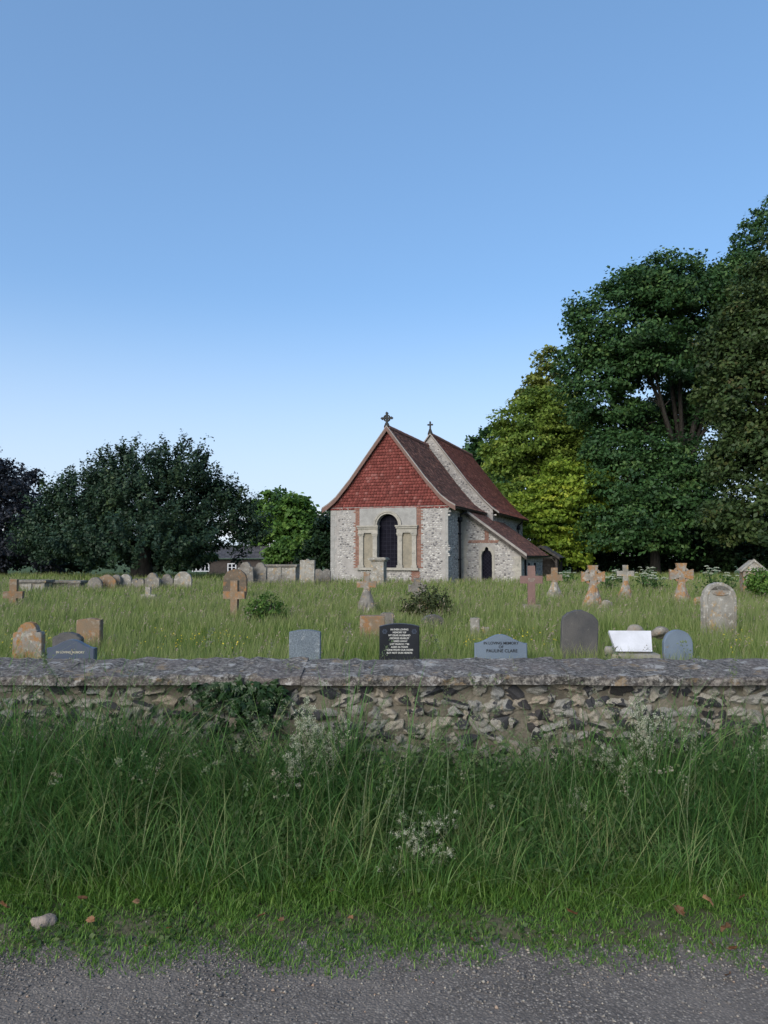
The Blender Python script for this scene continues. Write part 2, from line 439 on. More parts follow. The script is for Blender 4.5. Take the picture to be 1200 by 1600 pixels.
t.base(t.ramp(t.noise(v, 4, 4), [(0.3, (0.06, 0.05, 0.045)), (0.7, (0.1, 0.082, 0.072))])); M['house'] = t.m
# gravestones
ORANGE, WHITE = (0.3, 0.165, 0.07), (0.5, 0.49, 0.44)
M['grave_grey'] = stone_mat('grave_grey', (0.23, 0.215, 0.19), (0.13, 0.12, 0.105), (0.34, 0.24, 0.12), 0.12, WHITE, 0.2)
M['grave_pale'] = stone_mat('grave_pale', (0.33, 0.315, 0.28), (0.2, 0.185, 0.155), (0.38, 0.26, 0.12), 0.14, (0.6, 0.58, 0.53), 0.25)
M['grave_orange'] = stone_mat('grave_orange', (0.24, 0.16, 0.095), (0.19, 0.15, 0.105), (0.29, 0.15, 0.065), 0.2, (0.33, 0.3, 0.25), 0.26)
M['grave_mixed'] = stone_mat('grave_mixed', (0.28, 0.265, 0.235), (0.19, 0.165, 0.135), ORANGE, 0.32, WHITE, 0.2)
M['grave_brown'] = stone_mat('grave_brown', (0.16, 0.12, 0.085), (0.1, 0.085, 0.065), (0.3, 0.15, 0.06), 0.16, (0.36, 0.33, 0.28), 0.12)
M['grave_pink'] = stone_mat('grave_pink', (0.22, 0.135, 0.115), (0.17, 0.11, 0.095), None, 0, None, 0, 120, 0.6)
M['grave_dark'] = stone_mat('grave_dark', (0.07, 0.07, 0.072), (0.11, 0.105, 0.1), None, 0, (0.2, 0.19, 0.17), 0.08, 70, 0.7)
M['granite_black'] = stone_mat('granite_black', (0.018, 0.02, 0.024), (0.026, 0.028, 0.034), None, 0, None, 0, 220, 0.3, 0.3, 0.05)
M['granite_navy'] = stone_mat('granite_navy', (0.065, 0.085, 0.125), (0.085, 0.102, 0.14), None, 0, None, 0, 220, 0.35, 0.4, 0.05)
M['granite_blue'] = stone_mat('granite_blue', (0.17, 0.215, 0.27), (0.14, 0.18, 0.235), None, 0, None, 0, 220, 0.5, 0.4, 0.1)
M['granite_speck'] = stone_mat('granite_speck', (0.24, 0.29, 0.33), (0.18, 0.22, 0.26), None, 0, (0.4, 0.44, 0.46), 0.2, 60, 0.7, 0.9, 0.6)
M['marble'] = stone_mat('marble', (0.62, 0.63, 0.66), (0.5, 0.51, 0.53), None, 0, None, 0, 40, 0.5, 0.1, 0.1)
t = NT('gilt'); t.base((0.4, 0.38, 0.3)); M['gilt'] = t.m
t = NT('silver_letter'); t.base((0.5, 0.5, 0.47)); M['silver'] = t.m
t = NT('black_letter'); t.base((0.012, 0.012, 0.014)); M['black_letter'] = t.m
M['rock'] = stone_mat('rough_stone', (0.3, 0.27, 0.22), (0.18, 0.16, 0.135), (0.34, 0.2, 0.1), 0.1, WHITE, 0.15)
M['verge_rock'] = stone_mat('verge_rock', (0.3, 0.25, 0.21), (0.2, 0.165, 0.14))

#@@SETTING
# ================================================================== SETTING
def vnoise(x, y, s=0):
    return (np.sin(x * 1.7 + s) * np.sin(y * 2.3 + 1.3 * s) + 0.6 * np.sin(x * 4.1 + 2 * s + y * 1.9) + 0.4 * np.sin(x * 9.7 + y * 7.1 + s) + 0.25 * np.sin(x * 21.3 - y * 17.7 + s)) / 2.25

def grid(name, xs, ys, zf, mat):
    X, Y = np.meshgrid(xs, ys)
    V = np.stack([X.ravel(), Y.ravel(), zf(X, Y).ravel()], 1)
    nx, ny = len(xs), len(ys)
    i = (np.arange(ny - 1)[:, None] * nx + np.arange(nx - 1)[None]).ravel()
    o = link(name, mesh_np(name, V, np.stack([i, i + 1, i + nx + 1, i + nx], 1), mat, smooth=True))
    return tag(o, kind='structure')

ys = np.unique(np.concatenate([np.array([-900, -300, -60, -10, 4.55]), np.linspace(4.7, 90, 150), np.array([120, 200, 400, 800, 1600])]))
xs = np.unique(np.concatenate([np.array([-1500, -600, -200, -90]), np.linspace(-50, 50, 120), np.array([90, 200, 600, 1500])]))
tag(grid('ground', xs, ys, lambda x, y: np.where(y < 4.6, -0.06, gz(x, y)), M['turf']), 'rough grassy ground of the churchyard')
def vz(x, y):
    return -0.035 + 0.075 * sstep(-0.14, 0.16, (y - 3.3) + 0.13 * vnoise(x * 1.2, y, 2)) + 0.05 * sstep(3.5, 4.3, y) + 0.008 * vnoise(x * 5, y * 5, 4)
def VZ(x, y): return float(vz(np.array(x), np.array(y)))
tag(grid('verge', np.linspace(-7, 7, 300), np.linspace(2.8, 4.6, 64), vz, M['soil']), 'earth verge between the road and the wall')
tag(grid('road', np.linspace(-40, 40, 160), np.linspace(-3.5, 3.6, 40), lambda x, y: 0.006 * vnoise(x * 0.7, y * 0.9, 5), M['asphalt']), 'grey asphalt lane along the verge')

# loose chippings washed to the edge of the lane
def chips(n):
    x = rng.uniform(-2.8, 2.8, n); y = 3.28 - np.abs(rng.normal(0, 0.3, n)) + 0.06 * rng.normal(size=n)
    k = (y > 2.3); x, y = x[k], y[k]; n = len(x)
    s = rng.lognormal(-5.55, 0.42, n).clip(0.0018, 0.010)
    octv = np.array([(1, 0, 0), (0, 1, 0), (-1, 0, 0), (0, -1, 0), (0, 0, 0.75), (0, 0, -0.75)], float)
    tri = np.array([(0, 1, 4), (1, 2, 4), (2, 3, 4), (3, 0, 4), (1, 0, 5), (2, 1, 5), (3, 2, 5), (0, 3, 5)])
    V = octv[None] * s[:, None, None] * rng.uniform(0.55, 1.3, (n, 6, 1))
    a = rng.uniform(0, 6.28, n); ca, sa = np.cos(a), np.sin(a)
    X = V[..., 0] * ca[:, None] - V[..., 1] * sa[:, None]; Y = V[..., 0] * sa[:, None] + V[..., 1] * ca[:, None]
    zz = np.maximum(vz(x, y), 0.006 * vnoise(x * 0.7, y * 0.9, 5)) + s * 0.3
    V = np.stack([X + x[:, None], Y + y[:, None], V[..., 2] + zz[:, None]], 2).reshape(-1, 3)
    Q = (tri[None] + 6 * np.arange(n)[:, None, None]).reshape(-1, 3)
    o = link('loose_gravel', mesh_np('loose_gravel', V, Q, M['chip'], {'var': np.repeat(rng.random(n), 6)}, nside=3))
    tag(o, 'loose pale stone chippings along the edge of the lane', 'gravel', kind='stuff')
chips(11000)

# ------------------------------------------------------------------ near flint wall
WY0, WY1 = 4.47, 4.84           # faces of the wall
wall = tag(empty('boundary_wall', (0, 4.65, 0)), 'low flint wall with flat stone coping between verge and churchyard', 'wall')
b = MB(); b.bx(-9, 9, WY0 - 4.65 + 0.0, WY1 - 4.65, -0.1, 0.862)
core = b.build('mortar_core', M['mortar'], wall)
def flint_mesh(k):
    import bmesh
    bm = bmesh.new(); bmesh.ops.create_icosphere(bm, subdivisions=4, radius=1.0)
    r = np.random.default_rng(100 + k)
    K = r.normal(size=(12, 3)) * np.repeat([1.5, 3.2, 7.0], 4)[:, None]; ph = r.uniform(0, 6.28, 12); am = np.repeat([0.17, 0.1, 0.045], 4)
    cuts = []
    for i in range(r.integers(1, 3)):                       # broken faces, mostly towards the lane
        nrm = np.array([r.normal() * 0.75, -1.0, r.normal() * 0.75]); nrm /= np.linalg.norm(nrm)
        cuts.append((nrm, r.uniform(0.42, 0.7), r.random()))
    for i in range(3):                                      # and a few bruises round the rim
        nrm = r.normal(size=3); nrm[1] *= 0.4; nrm /= np.linalg.norm(nrm)
        cuts.append((nrm, r.uniform(0.85, 1.05), 0.0))
    whole = r.random() < 0.3
    co = []
    for v in bm.verts:
        p = np.array(v.co)
        p = p * (1 + sum(am[i] * math.sin(K[i] @ p + ph[i]) for i in range(12)))
        c = 0.0
        for nrm, d0, dark in cuts:
            q = p @ nrm - d0 - 0.03 * math.sin(9 * p[0] + 7 * p[2] + ph[0])
            if q > 0:
                p = p - nrm * q * 0.93
                c = max(c, min(1.0, q * 9) * (0.3 + 0.7 * dark) if dark > 0.3 and not whole else 0.1)
        co.append(c); v.co = Vector(p)
    me = bpy.data.meshes.new('flint'); bm.to_mesh(me); bm.free()
    at = me.attributes.new('core', 'FLOAT', 'POINT'); at.data.foreach_set('value', np.array(co, np.float32))
    return finish(me, M['flint'], True)
FM = [flint_mesh(k) for k in range(14)]
spots = []
z = 0.825
row = 0
while z > 0.1:
    x = -3.1 + random.random() * 0.1
    while x < 3.1:
        w = random.choice((0.05, 0.065, 0.08, 0.095, 0.115, 0.135)) * random.uniform(0.85, 1.15)
        if random.random() < 0.93:
            spots.append((x + w / 2, z + random.uniform(-0.018, 0.018), w / 2, random.uniform(0.026, 0.041)))
        x += w * random.uniform(0.9, 1.12)
    z -= random.uniform(0.064, 0.074); row += 1
spots.sort(key=lambda s: -(s[1] - 0.07 * abs(s[0]) - (3 if abs(s[0]) > 2.45 else 0)))
rest = []
for i, (x, z, a, c) in enumerate(spots):
    m = FM[random.randrange(14)]
    mat4 = Matrix.Translation((x, WY0 - 4.65 + 0.004, z)) @ Matrix.Rotation(random.choice((0, math.pi)) + random.uniform(-0.4, 0.4), 4, 'Y') @ Matrix.Diagonal((a * 1.12, random.uniform(0.03, 0.05), c * 1.12, 1))
    if i < 295:
        o = link('flint', m, wall); o.matrix_local = mat4
    else:
        rest.append((m, mat4))
vv, ff, cc, n = [], [], [], 0
for m, mat4 in rest[:40]:
    for v_ in m.vertices: vv.append(tuple(mat4 @ v_.co))
    for p in m.polygons: ff.append(tuple(i + n for i in p.vertices))
    a = np.zeros(len(m.vertices), np.float32); m.attributes['core'].data.foreach_get('value', a); cc.append(a); n += len(a)
me = bpy.data.meshes.new('flint_courses'); me.from_pydata(vv, [], ff)
me.attributes.new('core', 'FLOAT', 'POINT').data.foreach_set('value', np.concatenate(cc))
tag(link('flint_courses', finish(me, M['flint'], True), wall), kind='stuff')
# coping slabs, weathered towards the lane
def coping(x0, x1, k):
    nx, prof = 26, [(-0.26, 0.868), (-0.262, 0.905), (-0.25, 0.918), (-0.12, 0.93), (0.02, 0.943), (0.2, 0.957), (0.215, 0.945), (0.215, 0.868)]
    V, Fc = [], []
    r = np.random.default_rng(k)
    for i in range(nx + 1):
        x = x0 + (x1 - x0) * i / nx
        for j, (y, zz) in enumerate(prof):
            jy = 0.006 * math.sin(x * 31 + j) * (j in (1, 2)) + 0.007 * r.normal() * (j in (0, 1, 2))
            jz = 0.006 * r.normal() * (0 < j < 6)
            V.append((x, y + jy, zz + jz + 0.004 * math.sin(x * 3 + k)))
    m_ = len(prof)
    for i in range(nx):
        for j in range(m_):
            j2 = (j + 1) % m_
            Fc.append((i * m_ + j, i * m_ + j2, (i + 1) * m_ + j2, (i + 1) * m_ + j))
    Fc.append(tuple(reversed(range(m_)))); Fc.append(tuple(range(nx * m_, (nx + 1) * m_)))
    MB().add(V, Fc).build('coping_slab', M['coping'], wall)
x = -7.6
k = 0
for w in (1.4, 1.5, 1.45, 1.4, 1.38, 1.52, 1.45, 1.4, 1.5, 1.45):
    coping(x + 0.0015, x + w - 0.0015, k); x += w; k += 1

# ------------------------------------------------------------------ church
TH = R(20)
CH = Vector((3.08, 37.0, 0.0))
church = tag(empty('church', CH, -TH), 'small flint church with red tiled roofs and arched east window', 'church')
W = 6.155
def cw(x, y, z):
    """church-local to world"""
    return CH + Matrix.Rotation(-TH, 3, 'Z') @ Vector((x, y, z))
XR = -W / 2                      # chancel ridge
CPROF = [(0, 8.05), (2.0, 5.42), (2.75, 4.56), (3.2, 4.2), (3.5, 4.03)]
NX, NY0, NY1 = -2.85, 6.7, 16.4  # nave
NHW = 3.62
NPROF = [(0, 8.68), (2.2, 5.82), (3.1, 4.8), (3.62, 4.3), (4.0, 4.03)]

def arch(cx, cz, r, a0, a1, n):
    return [(cx + r * math.cos(a0 + (a1 - a0) * i / n), cz + r * math.sin(a0 + (a1 - a0) * i / n)) for i in range(n + 1)]

# chancel walls
b = MB()
AR, AZ = 0.56, 3.1
poly = [(-W, 1.0), (XR - AR, 1.0)] + arch(XR, AZ, AR, math.pi, 0, 18) + [(XR + AR, 1.0), (0, 1.0), (0, 4.02), (-W, 4.02)]
b.prism(poly, 0, 0.55)
b.bx(-W, 0, 0, 0.55, -0.6, 1.0)
b.bx(-W, -W + 0.55, 0.552, NY0, -0.6, 4.14)
b.bx(-0.55, 0, 0.552, NY0, -0.6, 4.14)
chancel_wall = b.build('chancel_wall', M['church_mortar'], church)

# flint facing as real nodules
def facing(rects, density=1.0, size=0.062):
    """rects: (origin, u axis, v axis, normal, lu, lv, test)"""
    V, Q, A = [], [], []
    dome = np.array([(1, 0, 0), (0.5, 0.87, 0), (-0.5, 0.87, 0), (-1, 0, 0), (-0.5, -0.87, 0), (0.5, -0.87, 0), (0.55, 0, 0.5), (-0.28, 0.48, 0.5), (-0.28, -0.48, 0.5)], float)
    tri = np.array([(0, 1, 6), (1, 7, 6), (1, 2, 7), (2, 3, 7), (3, 8, 7), (3, 4, 8), (4, 5, 8), (5, 6, 8), (5, 0, 6), (6, 7, 8)])
    n = 0
    for o, ua, va, na, lu, lv, test in rects:
        o, ua, va, na = (np.array(q, float) for q in (o, ua, va, na))
        zz = 0.04
        while zz < lv:
            x = rng.uniform(0, 0.08)
            while x < lu:
                w = rng.uniform(0.7, 1.5) * size
                if (test is None or test(x + w, zz)) and rng.random() < 0.92 * density:
                    d = dome * rng.uniform(0.8, 1.15, (9, 1))
                    p = o + (x + w) * ua + (zz + rng.normal() * 0.012) * va
                    hgt = rng.uniform(0.035, 0.05)
                    V.append(p + d[:, :1] * w * ua + d[:, 1:2] * hgt * va + d[:, 2:] * 0.05 * na)
                    Q.append(tri + n); n += 9
                    A.append(np.full(9, np.clip(rng.beta(1.5, 1.2), 0, 1)))
                x += 2 * w * rng.uniform(0.95, 1.15)
            zz += 0.092
    me = mesh_np('flint_facing', np.concatenate(V), np.concatenate(Q), M['church_flint'], {'var': np.concatenate(A)}, nside=3)
    return tag(link('flint_facing', me, church), kind='stuff')
ex, ey, ez = (1, 0, 0), (0, 1, 0), (0, 0, 1)
vn = lambda x, z, s: math.sin(x * 2.1 + s) + math.sin(z * 2.7 + x + 2 * s) + 0.6 * math.sin(x * 5 + z * 4 + s)
def gable_test(x, z):
    t, h = x, z
    if 1.3 < t < 4.86 and h > 0.88: return False
    if t < 0.42 and vn(x, z, 1) > -0.4: return False
    if t > W - 0.3 and vn(x, z, 3) > -0.6: return False
    return vn(x, z, 5) < 1.7
facing([((-W, 0.003, 0), ex, ez, (0, -1, 0), W, 3.95, gable_test)])
facing([((-0.003, 0.0, 0), ey, ez, (1, 0, 0), 2.55, 4.05, lambda x, z: x > 0.12 and x < 2.2)])

# tile hanging on the gable
def tiled(name, mat, strips, parent, gauge=0.115, wid=0.168, thick=0.016, lift0=0.012):
    """strips: list of (p0, pdown, along, up-normal function) rows are laid in from polyline; plain tiles as one mesh"""
    V, Q, A = [], [], []
    n = 0
    fq = np.array([(0, 1, 2, 3), (3, 2, 6, 7), (0, 3, 7, 4), (2, 1, 5, 6)])
    for c0, ax, dn, nm, xa, xb in strips:    # start of row, along axis, down axis, normal, extents along
        x = xa - rng.uniform(0, wid)
        while x < xb:
            l, r = max(x, xa) + 0.001, min(x + wid, xb) - 0.001
            if r - l > 0.03:
                j = rng.normal(0, 0.004, 3)
                o = c0 + dn * j[0]
                lift = lift0 + abs(j[1]); tw = j[2] * 0.8
                u0, u1 = o + ax * l, o + ax * r
                d = dn * gauge * 1.35
                P = [u0 + nm * 0.006, u1 + nm * 0.006, u1 + d + nm * (thick + lift + tw), u0 + d + nm * (thick + lift - tw)]
                P += [p - nm * (thick if k > 1 else 0.004) for k, p in enumerate(P)]
                V.append(np.array(P)); Q.append(fq[:, ::1] + n); n += 8
                A.append(np.full(8, np.clip(rng.normal(0.48, 0.28), 0, 1)))
            x += wid
    me = mesh_np(name, np.concatenate(V), np.concatenate(Q), mat, {'var': np.concatenate(A)})
    return tag(link(name, me, parent), kind='stuff')

def prof_half(prof, z):
    """half width of the roof profile at height z"""
    for (x0, z0), (x1, z1) in zip(prof, prof[1:]):
        if z <= z0 and z >= z1:
            return x0 + (x1 - x0) * (z0 - z) / (z0 - z1)
    return 0.0
A_ = lambda *q: np.array(q, float)
b = MB()
pts = [(XR + s * x, z - 0.12) for s, seq in ((1, CPROF[:3][::-1]), (-1, CPROF[1:3])) for x, z in seq]
gb = [(XR + 3.05, 4.022), (XR + 3.05, 4.14)] + [(XR + x, z - 0.12) for x, z in CPROF[:3][::-1]] + [(XR - x, z - 0.12) for x, z in CPROF[1:3]] + [(XR - 3.05, 4.14), (XR - 3.05, 4.022)]
b.prism(gb[::-1], 0.04, 0.5)
gable_back = b.build('gable_wall', M['church_mortar'], church)
strips = []
z = 3.95 + 0.15
while z < 7.85:
    hw = min(prof_half(CPROF, z + 0.1), 3.12) - 0.02
    if z < 4.3: hw = 3.12
    if hw > 0.05:
        strips.append((A_(XR, 0.036, z), A_(1, 0, 0), A_(0, 0, -1), A_(0, -1, 0), -hw, hw))
    z += 0.15
tiled('gable_tiles', M['hung_tile'], strips, church, 0.15, 0.165, 0.018, 0.042)

def roof(prof, cx, y0, y1, sides, mat, name):
    # boarding under the tiles
    b = MB()
    for s in sides:
        for (x0, z0), (x1, z1) in zip(prof, prof[1:]):
            P = [(cx + s * x0, y0, z0 - 0.04), (cx + s * x1, y0, z1 - 0.04), (cx + s * x1, y1, z1 - 0.04), (cx + s * x0, y1, z0 - 0.04)]
            P += [(p[0], p[1], p[2] - 0.07) for p in P]
            b.add(P, [(0, 1, 2, 3), (7, 6, 5, 4), (0, 4, 5, 1), (2, 6, 7, 3), (1, 5, 6, 2), (3, 7, 4, 0)])
    r = b.build(name, M['timber'], church)
    strips = []
    for s in sides:
        for (x0, z0), (x1, z1) in zip(prof, prof[1:]):
            d = A_(s * (x1 - x0), 0, z1 - z0); ln = np.linalg.norm(d); d /= ln
            nm = np.cross(d, A_(0, s, 0)); nm = nm if nm[2] > 0 else -nm
            k = int(round(ln / 0.115)); g = ln / k
            for i in range(k):
                strips.append((A_(cx + s * x0, 0, z0 - 0.04) + d * (i * g), A_(0, 1, 0), d, nm, y0, y1))
    tiled('roof_tiles', mat, strips, r)
    # ridge tiles, one by one
    y = y0
    i = 0
    while y < y1 - 0.05:
        o = link('ridge_tile', ridge_mesh, r); o.location = (cx, y, prof[0][1] - 0.01 + random.uniform(-0.006, 0.006)); o.rotation_euler = (random.uniform(-.01, .01), 0, random.uniform(-.02, .02))
        y += 0.305; i += 1
    return r
b = MB()
ro = arch(0, -0.08, 0.15, R(200), R(-20), 10); ri = arch(0, -0.08, 0.125, R(200), R(-20), 10)
b.prism((ro + ri[::-1])[::-1], 0, 0.297, 0, 0.5)
ridge_mesh = b.mesh('ridge_tile', M['roof_tile'])
chancel_roof = roof(CPROF, XR, -0.16, NY0, (1, -1), M['roof_tile'], 'chancel_roof')
nave_roof = roof(NPROF, NX, NY0 - 0.02, NY1 + 0.2, (1, -1), M['nave_tile'], 'nave_roof')

def barge(prof, cx, y, depth, drop0, drop1, thick, mat, name, parent):
    for s in (1, -1):
        top = [(cx + s * x, z + drop0) for x, z in prof]; bot = [(cx + s * x - s * 0.0, z + drop1) for x, z in prof]
        V, Fc = [], []
        for yy in (y, y + thick):
            V += [(p[0], yy, p[1]) for p in top] + [(p[0], yy, p[1]) for p in bot]
        n = len(prof); m2 = 2 * n
        for i in range(n - 1):
            Fc += [(i, i + 1, n + i + 1, n + i), (m2 + i + 1, m2 + i, m2 + n + i, m2 + n + i + 1), (i + 1, i, m2 + i, m2 + i + 1), (n + i, n + i + 1, m2 + n + i + 1, m2 + n + i)]
        Fc += [(0, n, m2 + n, m2), (n - 1, m2 + n - 1, m2 + 2 * n - 1, 2 * n - 1)]
        if s < 0: Fc = [f[::-1] for f in Fc]
        MB().add(V, Fc).build(name, mat, parent)
fine = [(x0 + (x1 - x0) * t, z0 + (z1 - z0) * t) for (x0, z0), (x1, z1) in zip(CPROF, CPROF[1:]) for t in (0, 0.5)] + [CPROF[-1]]
barge(fine, XR, -0.2, 0, -0.055, -0.27, 0.05, M['barge'], 'bargeboard', chancel_roof)
barge(fine, XR, -0.21, 0, 0.015, -0.05, 0.12, M['verge_pale'], 'verge', chancel_roof)

# nave: east gable strip, side walls, stone verge
b = MB()
np_ = [(NX + NHW, -0.6), (NX + NHW, 4.35)] + [(NX + x, z - 0.13) for x, z in NPROF[:4][::-1]] + [(NX - x, z - 0.13) for x, z in NPROF[1:4]] + [(NX - NHW, 4.35), (NX - NHW, -0.6)]
b.prism(np_[::-1][::-1], NY0 + 0.02, NY0 + 0.6)
b.prism(np_[::-1][::-1], NY1 - 0.6, NY1)
b.bx(NX + NHW - 0.6, NX + NHW, NY0 + 0.602, NY1 - 0.602, -0.6, 4.3)
b.bx(NX - NHW, NX - NHW + 0.6, NY0 + 0.602, NY1 - 0.602, -0.6, 4.3)
nave_wall = b.build('nave_wall', M['church_mortar'], church)
def nave_test(x, z):
    xx = abs(x - 5); zz = z + 3.0
    hw = prof_half(NPROF, zz + 0.22)
    return xx < hw - 0.05 and zz < 8.5
facing([((NX - 5, NY0 + 0.023, 3.0), ex, ez, (0, -1, 0), 10, 6, nave_test)], size=0.055)
facing([((NX + NHW - 0.003, NY0, 2.9), ey, ez, (1, 0, 0), NY1 - NY0 - 0.1, 1.35, None)], 0.8)
nfine = [(x0 + (x1 - x0) * t, z0 + (z1 - z0) * t) for (x0, z0), (x1, z1) in zip(NPROF, NPROF[1:]) for t in (0, 0.5)] + [NPROF[-1]]
barge(nfine, NX, NY0 - 0.1, 0, 0.02, -0.07, 0.14, M['verge_pale'], 'verge', nave_roof)
barge([(p[0], p[1]) for p in nfine], NX, NY1 + 0.2, 0, 0.0, -0.2, 0.04, M['barge'], 'bargeboard', nave_roof)
# gutters
for (x, y0, y1, z, par) in ((XR + 3.53, -0.1, NY0 - 0.2, 3.93, chancel_roof), (NX + 4.03, NY0 + 0.05, NY1 + 0.1, 3.92, nave_roof)):
    b = MB(); o = arch(x, z, 0.065, math.pi, 2 * math.pi, 8); i_ = arch(x, z, 0.055, 2 * math.pi, math.pi, 8)
    b.prism(o + i_, y0, y1); b.build('gutter', M['iron'], par)
# downpipes
pp = [(0.44, 2.0, 3.9), (0.40, 2.0, 3.78), (0.12, 1.95, 3.66), (0.1, 1.95, 3.3), (0.1, 1.95, 1.5), (0.1, 1.95, -0.2)]
b = MB(); b.tube(pp, [0.05] * 6, 8); b.box((0.11, 1.95, 3.42), (0.2, 0.2, 0.24))
for zz in (2.7, 1.4): b.box((0.09, 1.95, zz), (0.15, 0.16, 0.07))
b.build('downpipe', M['iron'], church, True)
b = MB(); xx = NX + NHW
b.tube([(xx + 0.4, 14.2, 3.95), (xx + 0.36, 14.2, 3.75), (xx + 0.1, 14.2, 3.55), (xx + 0.1, 14.2, 2.2)], 0.05, 8); b.box((xx + 0.11, 14.2, 3.4), (0.22, 0.22, 0.25))
b.build('downpipe', M['iron'], church, True)

# finial crosses
def ring(b, cx, cz, r0, r1, y0, y1, n=24):
    V, Fc = [], []
    for i in range(n):
        a = 2 * math.pi * i / n; c, s = math.cos(a), math.sin(a)
        V += [(cx + r0 * c, y0, cz + r0 * s), (cx + r1 * c, y0, cz + r1 * s), (cx + r1 * c, y1, cz + r1 * s), (cx + r0 * c, y1, cz + r0 * s)]
    for i in range(n):
        j = (i + 1) % n
        for k in range(4):
            k2 = (k + 1) % 4
            Fc.append((4 * i + k2, 4 * i + k, 4 * j + k, 4 * j + k2))
    b.add(V, [f[::-1] for f in Fc])
b = MB(); zc = 8.43
ring(b, XR, zc, 0.12, 0.185, -0.17, -0.07)
b.bx(XR - 0.25, XR + 0.25, -0.168, -0.072, zc - 0.045, zc + 0.045); b.bx(XR - 0.045, XR + 0.045, -0.166, -0.074, zc - 0.4, zc + 0.25)
for dx, dz in ((0.25, 0), (-0.25, 0), (0, 0.25)):
    b.box((XR + dx, -0.12, zc + dz), (0.11, 0.11, 0.11), Matrix.Rotation(R(45), 3, 'Y'))
b.prism([(XR - 0.14, zc - 0.42), (XR + 0.14, zc - 0.42), (XR + 0.05, zc - 0.22), (XR - 0.05, zc - 0.22)], -0.2, -0.04)
b.build('finial_cross', M['finial'], chancel_roof)
b = MB(); zc = 9.18
b.bx(NX - 0.13, NX + 0.13, NY0 - 0.07, NY0 + 0.01, zc - 0.04, zc + 0.04); b.bx(NX - 0.042, NX + 0.042, NY0 - 0.068, NY0 + 0.008, zc - 0.3, zc + 0.16)
for dx, dz in ((0.13, 0), (-0.13, 0), (0, 0.16)): b.box((NX + dx, NY0 - 0.03, zc + dz), (0.075, 0.08, 0.075), Matrix.Rotation(R(45), 3, 'Y'))
b.prism([(NX - 0.15, zc - 0.55), (NX + 0.15, zc - 0.55), (NX + 0.045, zc - 0.25), (NX - 0.045, zc - 0.25)], NY0 - 0.1, NY0 + 0.04)
b.build('finial_cross', M['finial'], nave_roof)

# Venetian window: render panel, entablature, pilasters, arch, blind panels, glazing
win = MB()
pp = [(-W + 1.58, 3.0), (XR - AR - 0.16, 3.0), (XR - AR - 0.16, AZ)] + arch(XR, AZ, AR + 0.16, math.pi, 0, 18) + [(XR + AR + 0.16, 3.0), (XR + W / 2 - 1.58, 3.0), (XR + W / 2 - 1.58, 3.96), (-W + 1.58, 3.96)]
win.prism(pp, -0.03, 0.02)
window = win.build('east_window', M['render'], church)
b = MB()
for (r0, r1, y0) in ((AR + 0.001, AR + 0.09, -0.07), (AR + 0.09, AR + 0.17, -0.1)):
    o = arch(XR, AZ, r1, 0, math.pi, 24); i_ = arch(XR, AZ, r0, math.pi, 0, 24)
    b.prism(o + i_, y0, 0.1)
b.build('arch_moulding', M['limestone'], window)
for s in (-1, 1):
    xa, xb = sorted((XR + s * (AR - 0.06), XR + s * 1.54))
    b = MB(); b.bx(xa, xb, -0.12, 0.1, 2.72, 2.93); b.bx(xa - 0.03, xb + 0.03, -0.17, 0.1, 2.932, 3.02); b.bx(xa - 0.06, xb + 0.06, -0.22, 0.1, 3.022, 3.09)
    b.build('entablature', M['limestone'], window)
    for d0, d1 in ((AR - 0.02, AR + 0.21), (1.28, 1.5)):
        xa, xb = sorted((XR + s * d0, XR + s * d1)); xm = (xa + xb) / 2
        b = MB(); b.bx(xa, xb, -0.1, 0.08, 1.13, 2.58)
        b.bx(xa - 0.03, xb + 0.03, -0.13, 0.08, 2.582, 2.65); b.bx(xa - 0.05, xb + 0.05, -0.15, 0.08, 2.652, 2.718)
        b.bx(xa - 0.04, xb + 0.04, -0.14, 0.08, 1.002, 1.128)
        b.build('pilaster', M['limestone'], window)
    xa, xb = sorted((XR + s * (AR + 0.21), XR + s * 1.28))
    b = MB(); b.bx(xa, xb, -0.02, 0.01, 1.0, 2.72); b.build('blind_panel', M['panel'], window)
b = MB(); b.bx(XR - 1.62, XR + 1.62, -0.16, 0.1, 0.88, 0.998); b.build('sill', M['limestone'], window)
b = MB(); po = [(XR - AR, 1.0), (XR + AR, 1.0)] + arch(XR, AZ, AR, 0, math.pi, 18)
b.prism(po, 0.3, 0.32); glz = b.build('glazing', M['glass'], window)
b = MB()
for i in range(1, 5): b.bx(XR - AR + 0.2 * i - 0.008, XR - AR + 0.2 * i + 0.008, 0.285, 0.299, 1.0, 3.55)
for i in range(12): b.bx(XR - 0.49, XR + 0.49, 0.287, 0.297, 1.1 + 0.2 * i, 1.115 + 0.2 * i)
b.build('lead_bars', M['lead'], window)

# brick jambs either side of the window, brick by brick
bm_ = MB(); bm_.bx(-0.105, 0.105, -0.012, 0.05, -0.029, 0.029); brick_me = bm_.mesh('brick', M['brick'])
bh = MB(); bh.bx(-0.05, 0.05, -0.012, 0.05, -0.029, 0.029); brick_half = bh.mesh('brick_half', M['brick'])
for s in (-1, 1):
    b = MB()
    xa, xb = sorted((XR + s * 1.5, XR + s * 1.8)); b.bx(xa, xb, -0.006, 0.03, 0.95, 3.95)
    jamb = b.build('brick_jamb', M['church_mortar'], church)
    z = 1.02; k = 0
    while z < 3.93:
        if k % 2 == 0:
            o = link('brick', brick_me, jamb); o.location = (XR + s * 1.61, -0.012, z)
            if random.random() < 0.6: o = link('brick', brick_half, jamb); o.location = (XR + s * 1.77, -0.012, z)
        else:
            o = link('brick', brick_half, jamb); o.location = (XR + s * 1.555, -0.012, z)
            o = link('brick', brick_half, jamb); o.location = (XR + s * 1.67, -0.012, z)
        z += 0.069; k += 1
